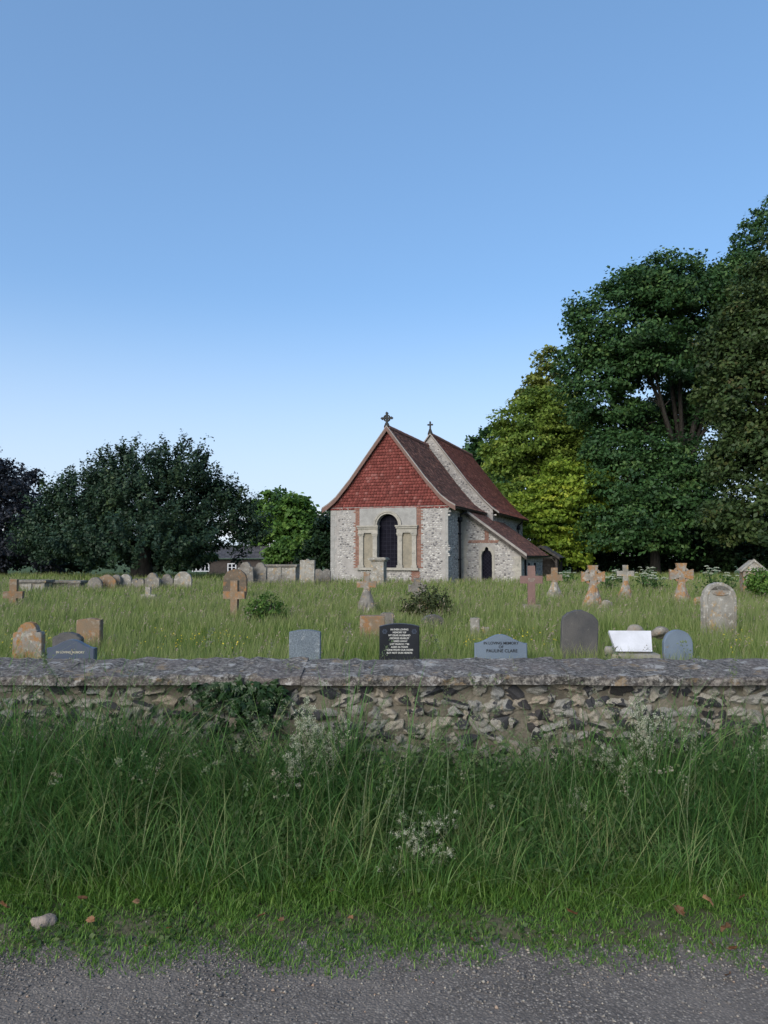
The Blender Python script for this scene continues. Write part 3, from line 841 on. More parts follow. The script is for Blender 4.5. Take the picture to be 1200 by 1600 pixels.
b = MB(); b.bx(XR + 1.25, XR + 1.66, -0.006, 0.03, 0.3, 0.87); pier = b.build('brick_pier', M['church_mortar'], church)
z = 0.34; k = 0
while z < 0.85:
    for q in range(2):
        o = link('brick', brick_me, pier); o.location = (XR + 1.36 + q * 0.22 - 0.05 * (k % 2), -0.012, z)
    z += 0.069; k += 1

# north aisle under its own lean-to roof
AY0, AY1, AX = 2.55, 9.7, 3.06
def aroof(x): return 4.0 - (x - 0.1) * 0.735
b = MB()
wx0, wx1, wz0, wz1 = 1.06, 1.6, 0.3, 1.95
# the front wall is built round the window opening
wc = (wx0 + wx1) / 2
pf = [(0.002, -0.6), (wx0, -0.6), (wx0, 1.62)] + [(wc - 0.27, 1.62), (wc - 0.2, 1.8), (wc - 0.1, 1.86), (wc - 0.08, 1.98), (wc, 2.04), (wc + 0.08, 1.98), (wc + 0.1, 1.86), (wc + 0.2, 1.8), (wc + 0.27, 1.62)] + [(wx1, -0.6), (AX, -0.6), (AX, aroof(AX) - 0.12), (0.002, aroof(0) - 0.1)]
pf = [p for i, p in enumerate(pf) if i == 0 or p != pf[i - 1]]
b.prism(pf, AY0, AY0 + 0.45)
b.bx(wx0 - 0.001, wx1 + 0.001, AY0 + 0.002, AY0 + 0.45, -0.6, wz0)
b.bx(AX - 0.45, AX, AY0 + 0.452, AY1, -0.6, aroof(AX) - 0.14)
b.bx(0.87, AX - 0.452, AY1 - 0.45, AY1, -0.6, aroof(AX) - 0.1)
aisle_wall = b.build('aisle_wall', M['church_mortar'], church)
def aisle_test(x, z):
    if z > aroof(x) - 0.25: return False
    if x < 0.3: return False
    if x > AX - 0.34 and vn(x, z, 2) > -1.2: return False
    if wx0 - 0.16 < x < wx1 + 0.16 and z < 2.2: return False
    return vn(x, z, 8) < 1.9
facing([((0, AY0 + 0.003, 0), ex, ez, (0, -1, 0), AX, 3.9, aisle_test)])
facing([((AX - 0.003, AY0, 0), ey, ez, (1, 0, 0), AY1 - AY0, 1.6, lambda x, z: x > 0.35)], 0.8)
APROF = [(0.12, aroof(0.12) + 0.06), (AX + 0.32, aroof(AX + 0.32) + 0.06)]
aisle_roof = None
b = MB()
(x0, z0), (x1, z1) = APROF
P = [(x0, AY0 - 0.18, z0 - 0.04), (x1, AY0 - 0.18, z1 - 0.04), (x1, AY1 + 0.2, z1 - 0.04), (x0, AY1 + 0.2, z0 - 0.04)]
P += [(p[0], p[1], p[2] - 0.07) for p in P]
b.add(P, [(0, 1, 2, 3), (7, 6, 5, 4), (0, 4, 5, 1), (2, 6, 7, 3), (1, 5, 6, 2), (3, 7, 4, 0)])
aisle_roof = b.build('aisle_roof', M['timber'], church)
d = A_(x1 - x0, 0, z1 - z0); ln = np.linalg.norm(d); d /= ln; nm = A_(-d[2], 0, d[0])
k = int(round(ln / 0.115)); g = ln / k
tiled('roof_tiles', M['roof_tile'], [(A_(x0, 0, z0 - 0.04) + d * (i * g), A_(0, 1, 0), d, nm, AY0 - 0.18, AY1 + 0.2) for i in range(k)], aisle_roof)
b = MB()
V = []
for yy in (AY0 - 0.24, AY0 - 0.1):
    V += [(x0, yy, z0 + 0.03), (x1, yy, z1 + 0.03), (x1, yy, z1 - 0.1), (x0, yy, z0 - 0.1)]
b.add(V, [(3, 2, 1, 0), (4, 5, 6, 7), (0, 1, 5, 4), (2, 3, 7, 6), (1, 2, 6, 5), (3, 0, 4, 7)])
b.build('verge', M['verge_pale'], aisle_roof)
b = MB(); V = []
for yy in (AY0 - 0.2, AY0 - 0.12):
    V += [(x0, yy, z0 - 0.101), (x1, yy, z1 - 0.101), (x1, yy, z1 - 0.27), (x0, yy, z0 - 0.27)]
b.add(V, [(3, 2, 1, 0), (4, 5, 6, 7), (0, 1, 5, 4), (2, 3, 7, 6), (1, 2, 6, 5), (3, 0, 4, 7)])
b.build('bargeboard', M['timber'], aisle_roof)
b = MB(); o = arch(x1 + 0.03, z1 - 0.1, 0.065, math.pi, 2 * math.pi, 8); i_ = arch(x1 + 0.03, z1 - 0.1, 0.055, 2 * math.pi, math.pi, 8)
b.prism(o + i_, AY0 - 0.15, AY1 + 0.15); b.build('gutter', M['iron'], aisle_roof)
b = MB(); b.tube([(AX + 0.12, AY0 + 0.9, z1 - 0.12), (AX + 0.07, AY0 + 0.9, z1 - 0.3), (AX + 0.07, AY0 + 0.9, -0.1)], 0.05, 8); b.build('downpipe', M['iron'], church, True)
# quoins
b = MB(); z = 0.0; k = 0
while z < 3.5:
    h = random.uniform(0.26, 0.4); w = 0.36 if k % 2 else 0.28
    b.bx(0.012, w, AY0 - 0.012, AY0 + 0.1, z + 0.006, min(z + h, 3.72) - 0.006); z += h; k += 1
b.build('quoins', M['limestone'], church)
b = MB(); z = 0.0; k = 0
while z < 1.5:
    h = random.uniform(0.24, 0.36); w = 0.45 if k % 2 else 0.32
    b.bx(AX - w, AX + 0.012, AY0 - 0.013, AY0 + (0.3 if k % 2 else 0.42), z + 0.006, min(z + h, 1.56) - 0.006); z += h; k += 1
b.build('quoins', M['limestone'], church)
for s, x0_, x1_ in ((0, -W - 0.012, -W + 0.2), (1, -0.13, 0.012)):
    b = MB(); z = 0.0; k = 0
    while z < 3.9:
        h = random.uniform(0.26, 0.42); e = 0.1 * (k % 2)
        b.bx(x0_, x1_ + (e if s == 0 else 0), -0.012, 0.16 + e, z + 0.006, min(z + h, 3.94) - 0.006); z += h; k += 1
    b.build('quoins', M['render'], church)
# aisle window
b = MB()
o = [(wc - 0.4, 0.25), (wc - 0.4, 1.66)] + arch(wc, 1.66, 0.4, math.pi, 0, 12) + [(wc + 0.4, 0.25), (wc + 0.27, 0.25), (wc + 0.27, 1.62), (wc + 0.2, 1.8), (wc + 0.1, 1.86), (wc + 0.08, 1.98), (wc, 2.04), (wc - 0.08, 1.98), (wc - 0.1, 1.86), (wc - 0.2, 1.8), (wc - 0.27, 1.62), (wc - 0.27, 0.25)]
b.prism(o[::-1], AY0 - 0.03, AY0 + 0.06)
aw = b.build('aisle_window', M['limestone'], church)
b = MB(); b.bx(wc - 0.27, wc + 0.27, AY0 + 0.2, AY0 + 0.22, 0.25, 2.05); b.build('glazing', M['glass'], aw)
b = MB()
for i in range(-6, 14):
    for s in (1, -1):
        zc = 0.3 + i * 0.19
        b.tube([(wc - 0.27 * s, AY0 + 0.19, zc), (wc + 0.27 * s, AY0 + 0.19, zc + 0.5)], 0.008, 4)
b.build('lead_bars', M['lead'], aw)
b = MB(); b.bx(wc - 0.42, wc + 0.42, AY0 - 0.07, AY0 + 0.1, 0.16, 0.248); b.build('sill', M['limestone'], aw)
# brick band and pier on the aisle front
b = MB(); b.bx(0.35, 2.02, AY0 - 0.006, AY0 + 0.03, 2.24, 2.38); b.bx(1.2, 1.46, AY0 - 0.006, AY0 + 0.03, 2.382, 2.87)
band = b.build('brick_band', M['church_mortar'], church)
for x in np.arange(0.47, 2.0, 0.222):
    for r_ in range(2):
        o = link('brick', brick_me, band); o.location = (x + 0.05 * r_, AY0 - 0.012, 2.275 + 0.069 * r_)
for r_ in range(7):
    o = link('brick', brick_me, band); o.location = (1.33 + 0.02 * (r_ % 2), AY0 - 0.012, 2.415 + 0.069 * r_)
# two slit vents in the aisle side wall
for yy in (4.6, 6.6):
    b = MB(); b.bx(AX - 0.02, AX + 0.058, yy, yy + 0.35, 0.75, 1.2); b.build('slit_window', M['glass'], church)

# timber porch beyond the aisle
pc = px(846, 868, 50.0)
pzz = G(pc.x, 50)
porch = tag(empty('timber_porch', (pc.x, 50.0, pzz), -TH), 'small open timber porch with slate roof beyond the aisle', 'porch')
b = MB()
for s in (1, -1):
    for i in range(9):
        for j in range(7):
            xx0, xx1 = s * 0.13 * i, s * 0.13 * (i + 1.3)
            zz0, zz1 = 2.02 - 0.085 * i, 2.02 - 0.085 * (i + 1.3) + 0.012
            y0 = -0.25 + 0.42 * j; y1 = y0 + 0.41
            P = [(xx0, y0, zz0), (xx0, y1, zz0), (xx1, y1, zz1), (xx1, y0, zz1)]
            P += [(p[0], p[1], p[2] - 0.015) for p in P]
            f = [(0, 1, 2, 3), (7, 6, 5, 4), (0, 3, 7, 4), (3, 2, 6, 7), (2, 1, 5, 6), (1, 0, 4, 5)]
            b.add(P, f if s < 0 else [q[::-1] for q in f])
r_ = b.build('roof', M['slate'], porch)
b = MB()
for s in (1, -1):
    b.add([(0, -0.3, 2.06), (s * 1.2, -0.3, 1.27), (s * 1.2, -0.3, 1.1), (0, -0.3, 1.88), (0, -0.24, 2.06), (s * 1.2, -0.24, 1.27), (s * 1.2, -0.24, 1.1), (0, -0.24, 1.88)],
          [(0, 1, 2, 3), (7, 6, 5, 4), (0, 4, 5, 1), (3, 2, 6, 7), (1, 5, 6, 2)])
b.build('bargeboard', M['timber'], porch)
for xx in (-0.95, 0.95):
    for yy in (0, 2.5):
        b = MB(); b.bx(xx - 0.07, xx + 0.07, yy - 0.07, yy + 0.07, 0.0, 1.32); b.build('post', M['timber'], porch)
        b = MB(); b.tube([(xx, yy, 0.85), (xx * 0.75, yy, 1.15), (xx * 0.4, yy, 1.28)], 0.045, 6); b.build('brace', M['timber'], porch)
b = MB(); b.bx(-1.0, 1.0, -0.06, 0.06, 1.2, 1.33); b.build('tie_beam', M['timber'], porch)
b = MB(); b.bx(-1.0, 1.0, 0.9, 1.0, 0, 1.2); b.bx(0.95, 1.02, 0.1, 2.4, 0, 0.7); b.build('boarding', M['timber'], porch)

#@@TREES
# ================================================================== TREES
def leaves(Cn, Nn, size, var):
    """diamond leaves at Cn facing Nn"""
    n = len(Cn)
    a = rng.normal(size=(n, 3)); a -= (a * Nn).sum(1, keepdims=True) * Nn
    a /= np.linalg.norm(a, axis=1, keepdims=True) + 1e-9
    b = np.cross(Nn, a)
    s = size[:, None]
    V = np.stack([Cn + a * s, Cn + b * s * 0.62 + Nn * s * 0.12, Cn - a * s, Cn - b * s * 0.62 + Nn * s * 0.12], 1).reshape(-1, 3)
    Q = np.arange(4 * n).reshape(n, 4)
    return V, Q, np.repeat(var, 4)

def crown_points(lobes, n, clump, flat, plume=0.0, per=56, inner=0.22, bottom=-0.55):
    """leaf centres and normals: clumps scattered over and inside the lobes"""
    vol = np.array([(l[1][0] * l[1][1] + l[1][0] * l[1][2] + l[1][1] * l[1][2]) for l in lobes]); vol = vol / vol.sum()
    Cs, Ns, Vs = [], [], []
    for (c, r), f in zip(lobes, vol):
        m = max(3, int(n * f / per))
        d = rng.normal(size=(m * 3, 3)); d /= np.linalg.norm(d, axis=1, keepdims=True)
        d = d[d[:, 2] > bottom][:m]; m = len(d)
        bumpy = 1 + 0.16 * np.sin(d[:, 0] * 5 + c[0]) * np.sin(d[:, 2] * 6 + c[2]) + 0.1 * np.sin(d[:, 1] * 9 + d[:, 2] * 7 + c[1])
        rad = np.where(rng.random(m) < inner, rng.uniform(0.35, 0.8, m), rng.uniform(0.84, 1.04, m)) * bumpy
        cc = np.array(c) + d * rad[:, None] * np.array(r)
        cs = clump * rng.uniform(0.6, 1.4, m)
        k = per
        off = rng.normal(size=(m, k, 3)).clip(-1.7, 1.7) * cs[:, None, None] * 0.4
        off[..., 2] *= flat
        if plume:
            dirn = d * np.array([1, 1, 0.5]) + np.array([0, 0, 0.9]); dirn /= np.linalg.norm(dirn, axis=1, keepdims=True)
            off = off * 0.4 + dirn[:, None, :] * (rng.random((m, k, 1)) ** 1.3 * cs[:, None, None] * plume) * np.ones(3)
            off *= 1.0
        pts = cc[:, None, :] + off
        nn = rng.normal(size=(m, k, 3)) * 0.75 + d[:, None, :] * 0.7 + np.array([0, 0, 0.7])
        nn /= np.linalg.norm(nn, axis=2, keepdims=True)
        cv = rng.normal(0.0, 0.2, m)
        vv = np.clip(0.42 + cv[:, None] + rng.normal(0, 0.13, (m, k)), 0, 1)
        Cs.append(pts.reshape(-1, 3)); Ns.append(nn.reshape(-1, 3)); Vs.append(vv.ravel())
    return np.concatenate(Cs), np.concatenate(Ns), np.concatenate(Vs)

def lobe(u, v, Y, ru, rv, ry=None):
    c = px(u, v, Y); k = Y / F
    return ((c.x, c.y, c.z), (ru * k, ru * k * 0.9 if ry is None else ry, rv * k))

def tree(name, label, cat, lobes, mat, n, size, clump=0.9, flat=0.6, base=None, tr=0.4, plume=0.0, per=56, group=None, limbs=True, inner=0.22, bottom=-0.55, extra=None, fork=0.35):
    cx = np.mean([l[0][0] for l in lobes]); cy = np.mean([l[0][1] for l in lobes])
    bx_, by_ = base if base else (cx, cy)
    z0 = G(bx_, by_)
    root = tag(empty(name, (bx_, by_, z0)), label, cat, group)
    off = np.array([bx_, by_, z0])
    Cn, Nn, Vr = crown_points(lobes, n, clump, flat, plume, per, inner, bottom)
    keep = Cn[:, 2] > gz(Cn[:, 0], Cn[:, 1]) + 0.05
    Cn, Nn, Vr = Cn[keep], Nn[keep], Vr[keep]
    V, Q, A = leaves(Cn - off, Nn, size * rng.uniform(0.55, 1.45, len(Cn)), Vr)
    link('crown', mesh_np('crown', V, Q, mat, {'var': A}), root)
    b = MB()
    top = max(l[0][2] for l in lobes)
    zf = z0 + (top - z0) * fork
    lean = Vector(((cx - bx_) * 0.25, (cy - by_) * 0.25, 0))
    f0 = Vector((0, 0, zf - z0)) + lean
    b.tube([(0, 0, -0.3), (0, 0, 0.25), Vector((0, 0, (zf - z0) * 0.5)) + lean * 0.4, f0], [tr * 1.5, tr * 1.1, tr * 0.92, tr * 0.85], 9)
    if limbs:
        for c, r in lobes:
            e = Vector(c) - Vector(off) + Vector((0, 0, r[2] * 0.35))
            if e.z < f0.z * 0.6: continue
            s = f0 * random.uniform(0.75, 1.0)
            mid = s.lerp(e, 0.45) + Vector((random.uniform(-.4, .4), random.uniform(-.4, .4), random.uniform(0, .5)))
            b.tube([s, mid, s.lerp(e, 0.8), e], [tr * 0.45, tr * 0.3, tr * 0.16, tr * 0.05], 7)
            for q in range(4):
                p0 = mid.lerp(e, random.uniform(0, 0.7))
                gc = lambda: max(-0.8, min(0.8, random.gauss(0, 0.7)))
                dv = Vector((gc() * r[0], gc() * r[1], random.uniform(0.1, 0.8) * r[2])) * 0.6
                b.tube([p0, p0 + dv * 0.5 + Vector((0, 0, 0.15)), p0 + dv], [tr * 0.13, tr * 0.08, tr * 0.02], 5)
    b.build('trunk', M['bark'], root, True)
    return root

# left: copper beech, great yew
tree('copper_beech', 'dark purplish copper beech at the left edge behind the yew', 'tree',
     [lobe(-20, 800, 52, 75, 75), lobe(30, 775, 53, 42, 50), lobe(10, 860, 50, 70, 55), lobe(-60, 760, 54, 70, 60), lobe(55, 840, 52, 35, 70)], M['copper'], 34000, 0.11, 0.8, 0.6, tr=0.45)
tree('yew_tree', 'great dark spreading yew with feathery outline left of the church', 'tree',
     [lobe(245, 800, 45, 85, 84), lobe(150, 815, 45, 80, 76), lobe(92, 845, 44, 46, 50), lobe(325, 825, 46, 62, 66), lobe(390, 828, 46, 26, 44), lobe(285, 742, 45, 38, 44), lobe(205, 752, 45, 55, 46),
      lobe(215, 855, 43, 120, 44), lobe(345, 785, 46, 24, 36), lobe(125, 790, 45, 38, 38), lobe(60, 850, 45, 26, 36)], M['yew'], 108000, 0.086, 0.75, 0.8, tr=0.6, plume=1.25, per=64, bottom=-0.75, inner=0.3)
# behind: far trees between yew and church
tree('round_tree', 'rounded fresh green tree behind the yew, right of it', 'tree', [lobe(450, 812, 75, 38, 30), lobe(432, 825, 74, 28, 24), lobe(474, 830, 74, 24, 24)], M['fresh'], 9000, 0.24, 1.1, 0.6, tr=0.3)
tree('dark_far_tree', 'dull green treetop showing above the rounded fresh green tree', 'tree', [lobe(437, 795, 92, 36, 30), lobe(415, 805, 92, 30, 35), lobe(470, 820, 92, 30, 34), lobe(445, 850, 92, 60, 40)], M['mid'], 7000, 0.28, 1.2, 0.6, tr=0.3)
tree('elder_bush', 'pale flowering elder bush left of the church wall', 'bush', [lobe(455, 862, 62, 35, 20), lobe(480, 855, 62, 26, 24), lobe(440, 872, 61, 26, 18)], M['fresh'], 7000, 0.14, 0.6, 0.7, tr=0.12)
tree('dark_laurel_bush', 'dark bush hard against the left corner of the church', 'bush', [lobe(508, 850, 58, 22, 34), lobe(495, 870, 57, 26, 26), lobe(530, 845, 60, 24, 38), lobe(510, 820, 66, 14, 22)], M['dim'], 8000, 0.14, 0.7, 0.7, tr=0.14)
tree('behind_church_tree', 'blue green tree rising behind the nave roof', 'tree', [lobe(760, 715, 82, 36, 36), lobe(790, 740, 82, 36, 55), lobe(745, 735, 84, 26, 40), lobe(775, 800, 80, 50, 60)], M['sycamore'], 14000, 0.24, 1.1, 0.55, tr=0.4)
# right: the wood
tree('yellow_green_tree', 'yellow green lime tree right of the nave roof', 'tree',
     [lobe(830, 690, 62, 58, 62), lobe(800, 720, 63, 42, 62), lobe(870, 740, 62, 50, 60), lobe(850, 650, 63, 40, 42), lobe(822, 800, 61, 52, 60), lobe(900, 700, 64, 50, 70)], M['limeish'], 46000, 0.14, 1.0, 0.45, tr=0.45)
tree('golden_topped_tree', 'thin tree with golden brown pointed top above the lime', 'tree',
     [lobe(858, 590, 66, 24, 48), lobe(842, 630, 66, 30, 40), lobe(872, 660, 66, 36, 50), lobe(890, 720, 66, 36, 60)], M['golden'], 11000, 0.18, 0.9, 0.4, tr=0.3, inner=0.1)
tree('maple_tree', 'bright yellow layered maple right of the aisle roof', 'tree',
     [lobe(900, 770, 55, 62, 48), lobe(850, 820, 55, 60, 52), lobe(920, 830, 55, 55, 55), lobe(945, 760, 56, 40, 50), lobe(870, 870, 54, 50, 30)], M['lime'], 42000, 0.125, 0.85, 0.28, tr=0.28, per=44)
tree('sycamore_tree', 'tall broad dark sycamore with open centre on the right', 'tree',
     [lobe(975, 520, 56, 85, 78), lobe(1060, 460, 56, 72, 56), lobe(1130, 490, 57, 70, 70), lobe(935, 585, 56, 58, 62), lobe(1015, 570, 55, 60, 45), lobe(1130, 575, 57, 60, 60), lobe(945, 645, 56, 50, 34),
      lobe(1010, 450, 57, 50, 40), lobe(1160, 440, 58, 50, 40), lobe(1120, 650, 58, 50, 50), lobe(985, 665, 58, 50, 40), lobe(1060, 560, 60, 60, 60), lobe(1090, 640, 62, 62, 60), lobe(1040, 665, 62, 50, 45)], M['sycamore'], 106000, 0.135, 1.1, 0.5, base=(px(1075, 850, 57).x, 57), tr=0.5, inner=0.16, fork=0.4)
tree('understorey_tree', 'dark rounded lower tree standing under the sycamore', 'tree',
     [lobe(1010, 760, 53, 80, 70), lobe(1060, 735, 53, 64, 50), lobe(960, 715, 54, 50, 44), lobe(990, 830, 52, 80, 60), lobe(1090, 805, 52, 70, 75)], M['sycamore'], 46000, 0.125, 1.0, 0.5, tr=0.35, inner=0.3)
tree('chestnut_tree', 'brown tinged horse chestnut filling the right edge', 'tree',
     [lobe(1210, 520, 46, 85, 75), lobe(1180, 620, 46, 78, 70), lobe(1220, 720, 45, 90, 80), lobe(1190, 820, 44, 78, 60), lobe(1170, 710, 46, 60, 60), lobe(1250, 440, 47, 80, 70), lobe(1140, 560, 47, 56, 50)], M['chestnut'], 70000, 0.13, 0.95, 0.55, base=(px(1260, 880, 46).x, 46), tr=0.55)
tree('tall_thin_tree', 'wispy tall treetop at the upper right corner', 'tree',
     [lobe(1185, 370, 58, 38, 34), lobe(1165, 395, 58, 26, 26), lobe(1215, 345, 58, 40, 40), lobe(1200, 420, 58, 50, 40)], M['sycamore'], 5000, 0.13, 0.8, 0.6, base=(px(1230, 860, 58).x, 58), tr=0.4, inner=0.1)
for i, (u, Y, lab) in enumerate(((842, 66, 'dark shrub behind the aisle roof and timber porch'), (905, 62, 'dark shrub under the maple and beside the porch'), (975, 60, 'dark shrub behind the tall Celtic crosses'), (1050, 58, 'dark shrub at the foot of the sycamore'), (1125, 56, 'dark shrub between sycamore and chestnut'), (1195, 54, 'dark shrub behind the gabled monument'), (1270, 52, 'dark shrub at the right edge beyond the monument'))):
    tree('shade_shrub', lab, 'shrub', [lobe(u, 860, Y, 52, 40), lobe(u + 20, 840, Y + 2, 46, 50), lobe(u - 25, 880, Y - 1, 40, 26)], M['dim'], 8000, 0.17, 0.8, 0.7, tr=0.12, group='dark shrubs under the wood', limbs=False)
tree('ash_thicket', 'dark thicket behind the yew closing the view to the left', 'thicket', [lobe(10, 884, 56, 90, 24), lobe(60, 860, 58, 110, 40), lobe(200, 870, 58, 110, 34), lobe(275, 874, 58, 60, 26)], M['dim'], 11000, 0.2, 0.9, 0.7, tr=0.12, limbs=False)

# elder blossom belongs to the elder: flat pale umbels on its near side
def umbel_pts(c, r, n):
    a = rng.uniform(0, 6.28, n); q = np.sqrt(rng.random(n)) * r
    return np.stack([c[0] + q * np.cos(a), c[1] + q * np.sin(a), c[2] + 0.12 * r - 0.3 * q * q / r + rng.normal(0, 0.004, n)], 1)
elder = bpy.data.objects['elder_bush']
for u, v in ((450, 860), (459, 859), (452, 868), (439, 877), (444, 875), (468, 866), (430, 874), (476, 850), (462, 872), (489, 846)):
    c = px(u, v, 60.6) - elder.location
    P = umbel_pts(c, 0.2, 40); Nn = np.tile(np.array([0, -0.4, 0.9]), (len(P), 1))
    V, Q, A = leaves(P, Nn, np.full(len(P), 0.05), rng.random(len(P)))
    link('blossom', mesh_np('blossom', V, Q, M['flower_white'], {'var': A}), elder)

# ------------------------------------------------------------------ cottage behind the yew
HY = 72.0
hc = px(395, 880, HY)
house = tag(empty('cottage', (hc.x, HY, G(hc.x, HY)), R(8)), 'low cottage with slate roofs and a white window behind the yew', 'house')
hz = house.location.z
def HZ(v): return px(400, v, HY).z - hz
b = MB(); b.bx(-4.2, 4.6, 0, 4, -0.3, HZ(874)); b.build('wall', M['house'], house)
b = MB(); e, r0 = HZ(872), HZ(853)
for s in (0, 1):
    for i in range(10):
        y0 = -0.4 + 0.25 * i if s == 0 else 4.4 - 0.25 * i
        y1 = y0 + (0.33 if s == 0 else -0.33)
        z0 = e + (r0 - e) * i / 9.6; z1 = e + (r0 - e) * (i + 1.3) / 9.6 - 0.03
        for j in range(24):
            x0 = -4.5 + 0.39 * j; dz = random.uniform(0, 0.012)
            P = [(x0, y0, z0 + dz), (x0 + 0.38, y0, z0 + dz), (x0 + 0.38, y1, z1), (x0, y1, z1)]
            P += [(p[0], p[1], p[2] - 0.03) for p in P]
            f = [(0, 1, 2, 3), (7, 6, 5, 4), (0, 4, 5, 1), (1, 5, 6, 2), (3, 7, 4, 0)]
            b.add(P, f if s == 0 else [q[::-1] for q in f])
hr = b.build('roof', M['slate'], house)
b = MB(); b.bx(-0.12 + 1.6, 0.0 + 1.6, 1.3, 1.42, r0 - 0.9, r0 + 0.25); b.build('flue_pipe', M['white'], hr)
b = MB(); b.bx(-4.55, 4.95, 1.85, 2.15, r0 - 0.08, r0 + 0.05); b.build('ridge', M['slate'], hr)
for cu in (363, 322, 309):
    wx = (cu - 395) / F * HY; z0, z1 = HZ(893), HZ(880)
    b = MB()
    b.bx(wx - 0.4, wx + 0.4, -0.06, -0.02, z0, z0 + 0.09); b.bx(wx - 0.4, wx + 0.4, -0.06, -0.02, z1 - 0.09, z1)
    for dx in (-0.36, 0.0, 0.36): b.bx(wx + dx - 0.05, wx + dx + 0.05, -0.058, -0.022, z0 + 0.09, z1 - 0.09)
    b.bx(wx - 0.38, wx + 0.38, -0.05, -0.024, (z0 + z1) / 2 - 0.03, (z0 + z1) / 2 + 0.03)
    wf = b.build('window', M['white'], house)
    b = MB(); b.bx(wx - 0.36, wx + 0.36, -0.02, -0.006, z0 + 0.05, z1 - 0.05); b.build('pane', M['glass'], wf)

#@@GRAVES
# ================================================================== GRAVES
def jit(o, a, k):
    r = random.Random(k)
    return [(x + r.uniform(-a, a), z + r.uniform(-a, a) * (z > 0.05)) for x, z in o]
def outline(kind, w, h):
    hw = w / 2
    if kind == 'round':
        return [(hw, -0.2)] + [(hw, h - hw)] + arch(0, h - hw, hw, 0, math.pi, 20)[1:] + [(-hw, -0.2)]
    if kind == 'flatarch':
        r = hw * 1.45; a = math.asin(hw / r); zc = h - r
        return [(hw, -0.2)] + arch(0, zc, r, math.pi / 2 - a, math.pi / 2 + a, 16) + [(-hw, -0.2)]
    if kind == 'ellipse':
        return [(hw, -0.2)] + [(hw * math.cos(t), h - hw * 0.75 + hw * 0.75 * math.sin(t)) for t in np.linspace(0, math.pi, 20)] + [(-hw, -0.2)]
    if kind == 'shoulder':
        s = hw * 0.68
        return [(hw, -0.2), (hw, h - s * 1.15), (hw * 0.9, h - s * 1.0), (s, h - s * 0.92)] + arch(0, h - s, s, 0.12, math.pi - 0.12, 16) + [(-s, h - s * 0.92), (-hw * 0.9, h - s), (-hw, h - s * 1.15), (-hw, -0.2)]
    if kind == 'serpentine':
        top = [(hw * t, h - w * 0.17 * (0.5 - 0.5 * math.cos(math.pi * abs(t)))) for t in np.linspace(1, -1, 25)]
        return [(hw, -0.2)] + top + [(-hw, -0.2)]
    if kind == 'camber':
        top = [(hw * t, h - w * 0.07 * t * t) for t in np.linspace(1, -1, 13)]
        return [(hw, -0.2)] + top + [(-hw, -0.2)]
    if kind == 'peon':
        top = [(hw * t, h - w * 0.1 * abs(t) ** 0.5 - 0.02 * w * (1 - math.cos(8 * t))) for t in np.linspace(1, -1, 25)]
        return [(hw, -0.2)] + top + [(-hw, -0.2)]
    if kind == 'double':
        top = [(hw * t, h - 0.13 * w * (1 - abs(math.sin(math.pi * (t + 1)))) ** 1.3) for t in np.linspace(1, -1, 33)]
        return [(hw, -0.2)] + top + [(-hw, -0.2)]
    if kind == 'flat':
        return [(hw, -0.2), (hw, h), (-hw, h), (-hw, -0.2)]
    if kind == 'gothic':
        return [(hw, -0.2), (hw, h * 0.6)] + [(hw * (1 - t ** 1.7), h * 0.6 + h * 0.4 * t ** 0.8) for t in np.linspace(0.1, 1, 9)] + [(-hw * (1 - t ** 1.7), h * 0.6 + h * 0.4 * t ** 0.8) for t in np.linspace(0.9, 0.1, 8)] + [(-hw, h * 0.6), (-hw, -0.2)]

def headstone(label, kind, u, vtop, Y, wpx, mat, thick=0.1, rz=0.0, lean=0.0, tilt=0.0, jitter=0.008, name='headstone', group=None, bev=0.012, cat='gravestone'):
    p = px(u, vtop, Y); g = G(p.x, Y)
    w = wpx / F * Y; h = p.z - g
    me = MB().prism(jit(outline(kind, w, h), jitter, int(u * 7)), -thick / 2, thick / 2, bev).mesh(name, M[mat])
    o = link(name, me)
    o.location = (p.x, Y, g); o.rotation_euler = (lean, tilt, rz - 0.1)
    tag(o, label, cat, group)
    o['h'] = h; o['w'] = w
    return o

def lettering(parent, lines, mat, z, size, thick, x=0.0, lead=1.35, y=None, name='inscription'):
    cu = bpy.data.curves.new('letters', 'FONT')
    cu.body = '\n'.join(lines); cu.size = size; cu.align_x = 'CENTER'; cu.space_line = lead; cu.extrude = 0.0012; cu.offset = 0.0008 if size > 0.03 else 0.0004
    tmp = bpy.data.objects.new('letters', cu); COL.objects.link(tmp)
    bpy.context.view_layer.update()
    me = bpy.data.meshes.new_from_object(tmp.evaluated_get(bpy.context.evaluated_depsgraph_get()))
    bpy.data.objects.remove(tmp)
    me.materials.clear(); me.materials.append(M[mat]); me.name = name
    o = link(name, me, parent)
    o.location = (x, -thick / 2 - 0.0016 if y is None else y, z); o.rotation_euler = (R(90), 0, 0)
    return o

